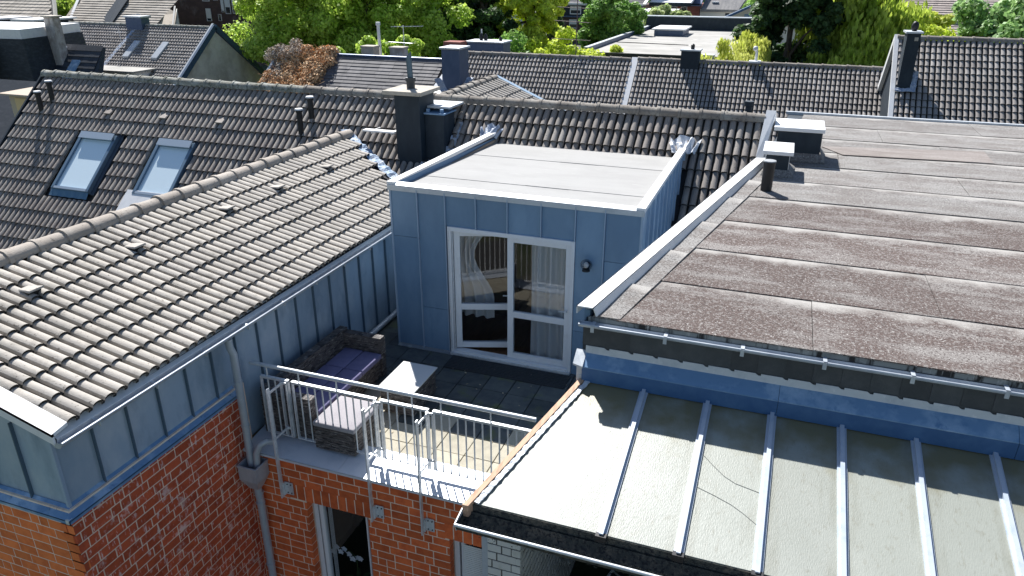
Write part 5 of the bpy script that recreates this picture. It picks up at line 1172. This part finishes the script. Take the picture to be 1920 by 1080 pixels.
G().box(-12.5, -1.1, 49.0, 49.2, .45, .72).build('front_edge', GRIME, fb)
sk = G().box(-10.6, -8.3, 63.3, 67.0, .7, 1.15).build('skylight', BZ, fb); G().box(-10.8, -8.1, 63.1, 67.2, 1.152, 1.28).build('dome', WHITEP, sk, bevel=.05)
G().bar((-12.2, 56.6, .72), (-6.9, 56.0, .72), .12, .05).build('felt_seam', GRIME, fb)
G().box(-5.4, -4.3, 47.6, 48.4, -1, .95).build('vent_box', FLASH, fb)
# houses far behind
hd = thing('mansard_house', 'dark slate and brick house with white roller blinds behind the round tree', 'house', (-24, 102, -3.3))
G().box(-31, -18.6, 100, 110, -3.3, 1.3).build('wall', DBRICK, hd); G().box(-31, -18.6, 99.8, 100, -.05, 1.35).build('slate_band', DARK, hd)
G().box(-31.2, -18.3, 99.5, 99.9, -.2, -.05).build('gutter', BZ, hd); G().box(-28.6, -18.3, 99.3, 99.9, 1.35, 1.55).build('eaves', WHITEP, hd)
poly('roof', GREYT, hd, [(-31, 99.4, 1.5), (-18.2, 99.4, 1.5), (-16.8, 106, 5.6), (-31, 106, 5.6)])
strip_roof(hd, -31, -18.2, 106, 5.6, 32, 20, .36, GREYT, seg=.7, name='roof_tiles', amp=.06)
for x in (-27.9, -24.4, -20.8): window(hd, x, x+1.5, 99.8, .15, 1.15, .5, mull=0)
for x in (-28.0, -23.6): window(hd, x, x+1.1, 100, -1.6, -.5, .55, mull=0)
g = G().bar((-18.1, 99.3, 1.5), (-16.6, 106, 5.8), .35, .2); g.build('verge', WHITEP, hd)
wl = thing('low_white_roof', 'low pale roof between the slate house and the red brick house', 'house', (-16.5, 98, -3.3))
poly('roof', WHITEP, wl, [(-18.4, 96.5, -.1), (-14.9, 96.5, .3), (-13.6, 99, 1.1), (-17.9, 99, 1.1)]); poly('upper_roof', WHITEP, wl, [(-17.8, 101, 1.75), (-12.6, 101, 1.75), (-12.4, 106, 2.8), (-17.4, 106, 2.8)]); G().box(-17.9, -14.9, 97.0, 106, -3.3, -.2).build('wall', WHITEWALL, wl)
G().box(-17.8, -12.5, 100.8, 101, 1.3, 1.7).build('eaves', DARK, wl)
rb = thing('red_brick_house', 'small red brick house with pale windows at the top of the picture', 'house', (-14, 108, -3.3))
G().box(-16.2, -11.9, 105, 112, -3.3, 1.35).build('wall', RBRICK, rb); G().box(-16.2, -11.9, 104.6, 105, 1.36, 1.5).build('eaves', BZ, rb)
for x in (-15.6, -14.3): window(rb, x, x+.8, 105, .0, 1.1, .0, mull=0)
box('door', BLIND, rb, -13.1, -12.4, 104.96, 104.99, -.9, .0)
poly('roof', BZ, rb, [(-16.4, 104.6, 1.5), (-11.7, 104.6, 1.5), (-11.2, 110, 4.6), (-16, 110, 4.6)])
wh = thing('white_house', 'white rendered house with grey roof and small dark windows at the top', 'house', (-9.5, 107, -3.3))
G().box(-11.8, -7.2, 105, 112, -3.3, .85).build('wall', WHITEWALL, wh); poly('roof', GREYT, wh, [(-11.7, 104.6, .85), (-7.0, 104.6, .85), (-5.6, 110, 3.6), (-11.2, 110, 3.6)])
for x, z in ((-8.6, .1), (-8.6, -.35), (-10.0, -.85), (-9.5, -.85)): box('window', GLASSB, wh, x, x+.5, 104.95, 104.99, z, z+.32)
box('roof_window', WHITEP, wh, -10.5, -9.7, 105.9, 106.4, 1.6, 1.75)
sd = thing('blue_shed', 'white shed with steep blue mono-pitch roof beside the dark tree', 'shed', (-6, 100, -3.3))
poly('wall', WHITEWALL, sd, [(-8.6, 100, -2), (-3, 100, -2), (-3, 100, 1.9), (-4.9, 100, 1.6), (-8.6, 100, -.1)], (0, 3, 0)); g = G().bar((-8.9, 100, -.2), (-5.2, 100, 1.55), 3, .25); g.bar((-5.2, 100, 1.55), (-2.4, 100, 2.2), 3, .35); g.build('roof', mat('shed_blue', (.05, .12, .24), .5), sd)
box('window', LEDGE, sd, -5.9, -5.3, 99.9, 99.98, .1, .6); box('window', GLASSB, sd, -5.0, -4.0, 99.9, 99.98, .05, .4)
wl2 = thing('white_row_house', 'white house with dark door recess behind the dark trees', 'house', (-36, 96, -3.3))
G().box(-38.5, -33.5, 95, 100, -3.3, 4).build('wall', mat('white_blue', (.62, .66, .72), .8), wl2); G().box(-39.4, -38.4, 94, 96, -3.3, 4).build('dark_post', DARK, wl2); window(wl2, -35.9, -35.3, 95, 1.3, 2.0, 0, DARK, mull=0); G().box(-37, -34, 94.6, 94.99, -.5, .7).build('balcony', mat('bal_grey', (.3, .33, .37), .7), wl2)
tn = thing('tan_row_house', 'pale pink tiled roof with small rooflight between the right-hand trees', 'house', (16, 92, -3.3))
poly('roof', mat('pinkish', (.40, .34, .31), .9, [((.3, .25, .23), 1.2, .45, .65, (1, 1, 1))]), tn, [(8, 86, -.6), (20, 86, -.6), (20, 95, 4.6), (8, 95, 4.6)])
strip_roof(tn, 8, 20, 95, 4.65, 30, 26, .40, mat('pink_tiles', (.42, .355, .32), .9, island=.3), seg=.35, name='roof_tiles', amp=.06)
window(tn, 14.4, 15.1, 88.6, 1.0, 1.5, 0, mull=0); G().box(8.2, 19.8, 87, 94, -3.3, -.6).build('wall', WHITEWALL, tn)
ws = thing('white_shed_row', 'low white sheds glimpsed through the willow', 'shed', (3, 80, -3.3))
G().box(-1.5, 8, 80, 86, -3.3, 1.1).build('wall', WHITEWALL, ws); poly('roof', WHITEP, ws, [(-2, 79.5, 1.1), (8.4, 79.5, 1.1), (8.4, 87, 2.4), (-2, 87, 2.4)]); G().box(3.9, 7, 78.6, 79.5, .4, .9).build('car_port', BZ, ws)

# ================================================================== TREES
TRUNK = mat('bark', (.10, .075, .055), .9, [((.16, .13, .1), 6, .45, .65, (1, 1, .3))], bump=.5, bscale=20)
def tree(name, label, x, y, z0, rx, rz, m, nclump, per, size, cr=.28, droop=0., trunk=True, group=None, seed=1, flat=.5, cat='tree', ry=None, shape='round'):
    rs = np.random.default_rng(seed); t = thing(name, label, cat, (x, y, -3.3), group); ry = ry or rx
    d = rs.normal(size=(nclump, 3)); d /= np.linalg.norm(d, axis=1, keepdims=True); rad = (.35+.65*rs.random((nclump, 1))**.45)
    P = d*rad*(1+.20*rs.normal(size=(nclump, 1)))
    if shape == 'cone': P[:, :2] *= (.95-.45*P[:, 2:3])
    if shape == 'column': P = np.sign(P)*np.abs(P)**.8
    C_ = P*np.array([rx, ry, rz])+np.array([x, y, z0]); Rr = cr*rx*(.6+.8*rs.random(nclump))
    leaf_cloud('crown', C_, Rr, per, size, m, t, flat=flat, droop=droop)
    g = G(); g.tube([(x, y, -3.3), (x+.1, y, z0-rz*.5), (x, y, z0+rz*.1), (x+.1, y, z0+rz*.6)], [.16*rx**.7+.05, .12*rx**.7, .08*rx**.6, .03], 9)
    for k in range(9):
        a = k*2.4; q = C_[rs.integers(nclump)]; b = Vector((x, y, z0-rz*.5+k*rz*.12)); q = Vector(q); g.tube([b, b.lerp(q, .5)+Vector((0, 0, .2)), q], [.07*rx**.5, .045*rx**.5, .015], 6)
    g.build('trunk', TRUNK, t); return t
LB = leafmat('leaf_bright', (.40, .58, .08), (.62, .76, .16)); LG = leafmat('leaf_green', (.20, .38, .08), (.36, .56, .14)); LD = leafmat('leaf_dark', (.035, .08, .03), (.14, .24, .08))
LY = leafmat('leaf_yellow', (.60, .66, .12), (.72, .74, .22)); LW = leafmat('leaf_willow', (.34, .46, .06), (.58, .68, .12)); LYG = leafmat('leaf_lime', (.60, .72, .07), (.76, .84, .14)); LP = leafmat('leaf_pale', (.44, .54, .22), (.6, .66, .34))
tree('maple_tree', 'big bright green broadleaf tree, left half of the large green mass', -30.6, 46, 3.0, 4.7, 5.2, LB, 210, 420, .21, cr=.20, seed=2)
tree('maple_tree', 'big bright green broadleaf tree just left of the dark trees', -25.2, 44.5, 2.6, 4.3, 4.8, LB, 190, 420, .21, cr=.20, seed=3)
tree('maple_tree', 'smaller bright green tree below the big mass above the slate roof', -20.8, 36.5, .3, 2.2, 2.0, LB, 70, 380, .17, cr=.22, seed=31)
tree('dark_tree', 'very dark evergreen tree right of the big bright tree', -23.4, 52, 2.4, 3.3, 5.6, LD, 130, 400, .22, cr=.22, seed=4)
tree('dark_tree', 'dark tree with loose sunlit sprays beside the yellow-green tree', -20.3, 50, 1.6, 2.6, 4.6, LD, 90, 400, .21, cr=.22, seed=5)
tree('lime_tree', 'tall yellow-green tree behind the thin TV mast', -17.4, 52, 2.4, 2.6, 3.4, LYG, 120, 400, .20, cr=.2, seed=6)
tree('lime_tree', 'low yellow-green tree right of the thin TV mast', -13.6, 48, -.3, 3.0, 2.0, LYG, 100, 380, .18, cr=.2, seed=7)
tree('shrub_tree', 'loose mid green bush between the lime tree and the round tree', -16.4, 44, -.6, 2.6, 2.0, LG, 60, 320, .25, seed=8)
tree('round_tree', 'dense round green tree left of the flat roofed building', -14.2, 64, .6, 2.7, 3.0, LG, 130, 380, .23, cr=.22, seed=9, flat=.8)
tree('small_tree', 'small pale green tree behind the parapet of the flat roofed building', -12.2, 78, .6, 2.2, 1.8, LP, 45, 260, .34, seed=10)
tree('conifer', 'small dark conifer beside the mansard house', -24.4, 80, .0, 1.8, 4.2, LD, 50, 260, .32, seed=11, shape='cone')
tree('pale_shrub', 'feathery pale yellow-green shrub behind the back row ridge', -3.0, 40, .6, 1.8, 1.9, LY, 60, 330, .17, seed=12, droop=.4)
tree('pale_shrub', 'taller pale yellow shrub leaning against the dark tree', -1.9, 41.5, 1.6, 1.0, 1.5, LY, 36, 330, .17, seed=13, droop=.4)
tree('dark_column_tree', 'tall dark glossy tree between the pale shrub and the willow', -.15, 44, 1.9, 2.0, 4.6, LD, 110, 360, .24, seed=14, shape='column', flat=.9)
tree('willow_tree', 'weeping willow with hanging yellow-green branches', 3.4, 45, 2.3, 2.5, 3.0, LW, 110, 340, .34, seed=15, droop=1.3)
tree('willow_tree', 'lower drooping willow boughs in front of the dark tree', 2.4, 42, 0.6, 2.0, 1.4, LW, 50, 330, .30, seed=16, droop=.9)
tree('lime_tree', 'pale yellow tree directly behind the tall right chimney', 7.0, 52, 1.7, 1.7, 1.7, LY, 50, 330, .24, seed=17)
tree('lime_tree', 'yellow-green tree left of the tall right chimney', 4.6, 50, 1.2, 1.5, 1.9, LYG, 40, 330, .25, seed=18)
tree('lime_tree', 'bushy green-yellow tree right of the tall right chimney', 7.7, 46, .6, 1.8, 1.9, LYG, 46, 330, .22, seed=19)
tree('green_tree', 'big blue-green tree at the top right corner', 11.2, 48, 2.0, 2.7, 2.6, mat('leaf_bluegreen', (.22, .38, .13), .55, [((.36, .54, .2), .7, .4, .62, (1, 1, 1)), ((.06, .11, .04), 1.9, .55, .72, (1, 1, 1))], island=.7, transl=.38), 90, 330, .26, seed=20)
tree('lime_tree', 'low yellow-green tree at the right edge above the ridge', 10.4, 40, 1.2, 2.4, 1.3, LYG, 60, 330, .22, seed=21)
tree('green_tree', 'green tree between the two far left houses', -67.5, 61, 1.4, 4.0, 3.0, LB, 60, 300, .34, seed=22)
tree('pale_shrub', 'pale dusty green shrub behind the grey gable', -34.5, 50, -.4, 1.8, 2.0, LP, 34, 280, .26, seed=23)
tree('green_tree', 'green tree behind the pale far left houses', -56, 72, 2.0, 3.2, 2.6, LG, 40, 260, .38, seed=24)
# distant tree belt closing the view
cs = []; rs = []
for i in range(150):
    x = -130+i*1.6+random.uniform(-1, 1); cs.append((x, 135+random.uniform(-8, 8), random.uniform(-1, 5))); rs.append(random.uniform(2, 3.6))
o = leaf_cloud('distant_trees', cs, rs, 150, .9, LG, kind='stuff'); o['label'] = 'belt of trees closing the view behind the far houses'; o['category'] = 'trees'

S.render.engine = 'CYCLES'
S.cycles.max_bounces = 6; S.cycles.transparent_max_bounces = 8
print('objects', len(D.objects), 'tris approx', sum(len(o.data.polygons)*2 for o in D.objects if o.type == 'MESH' and o.get('kind') == 'stuff'))
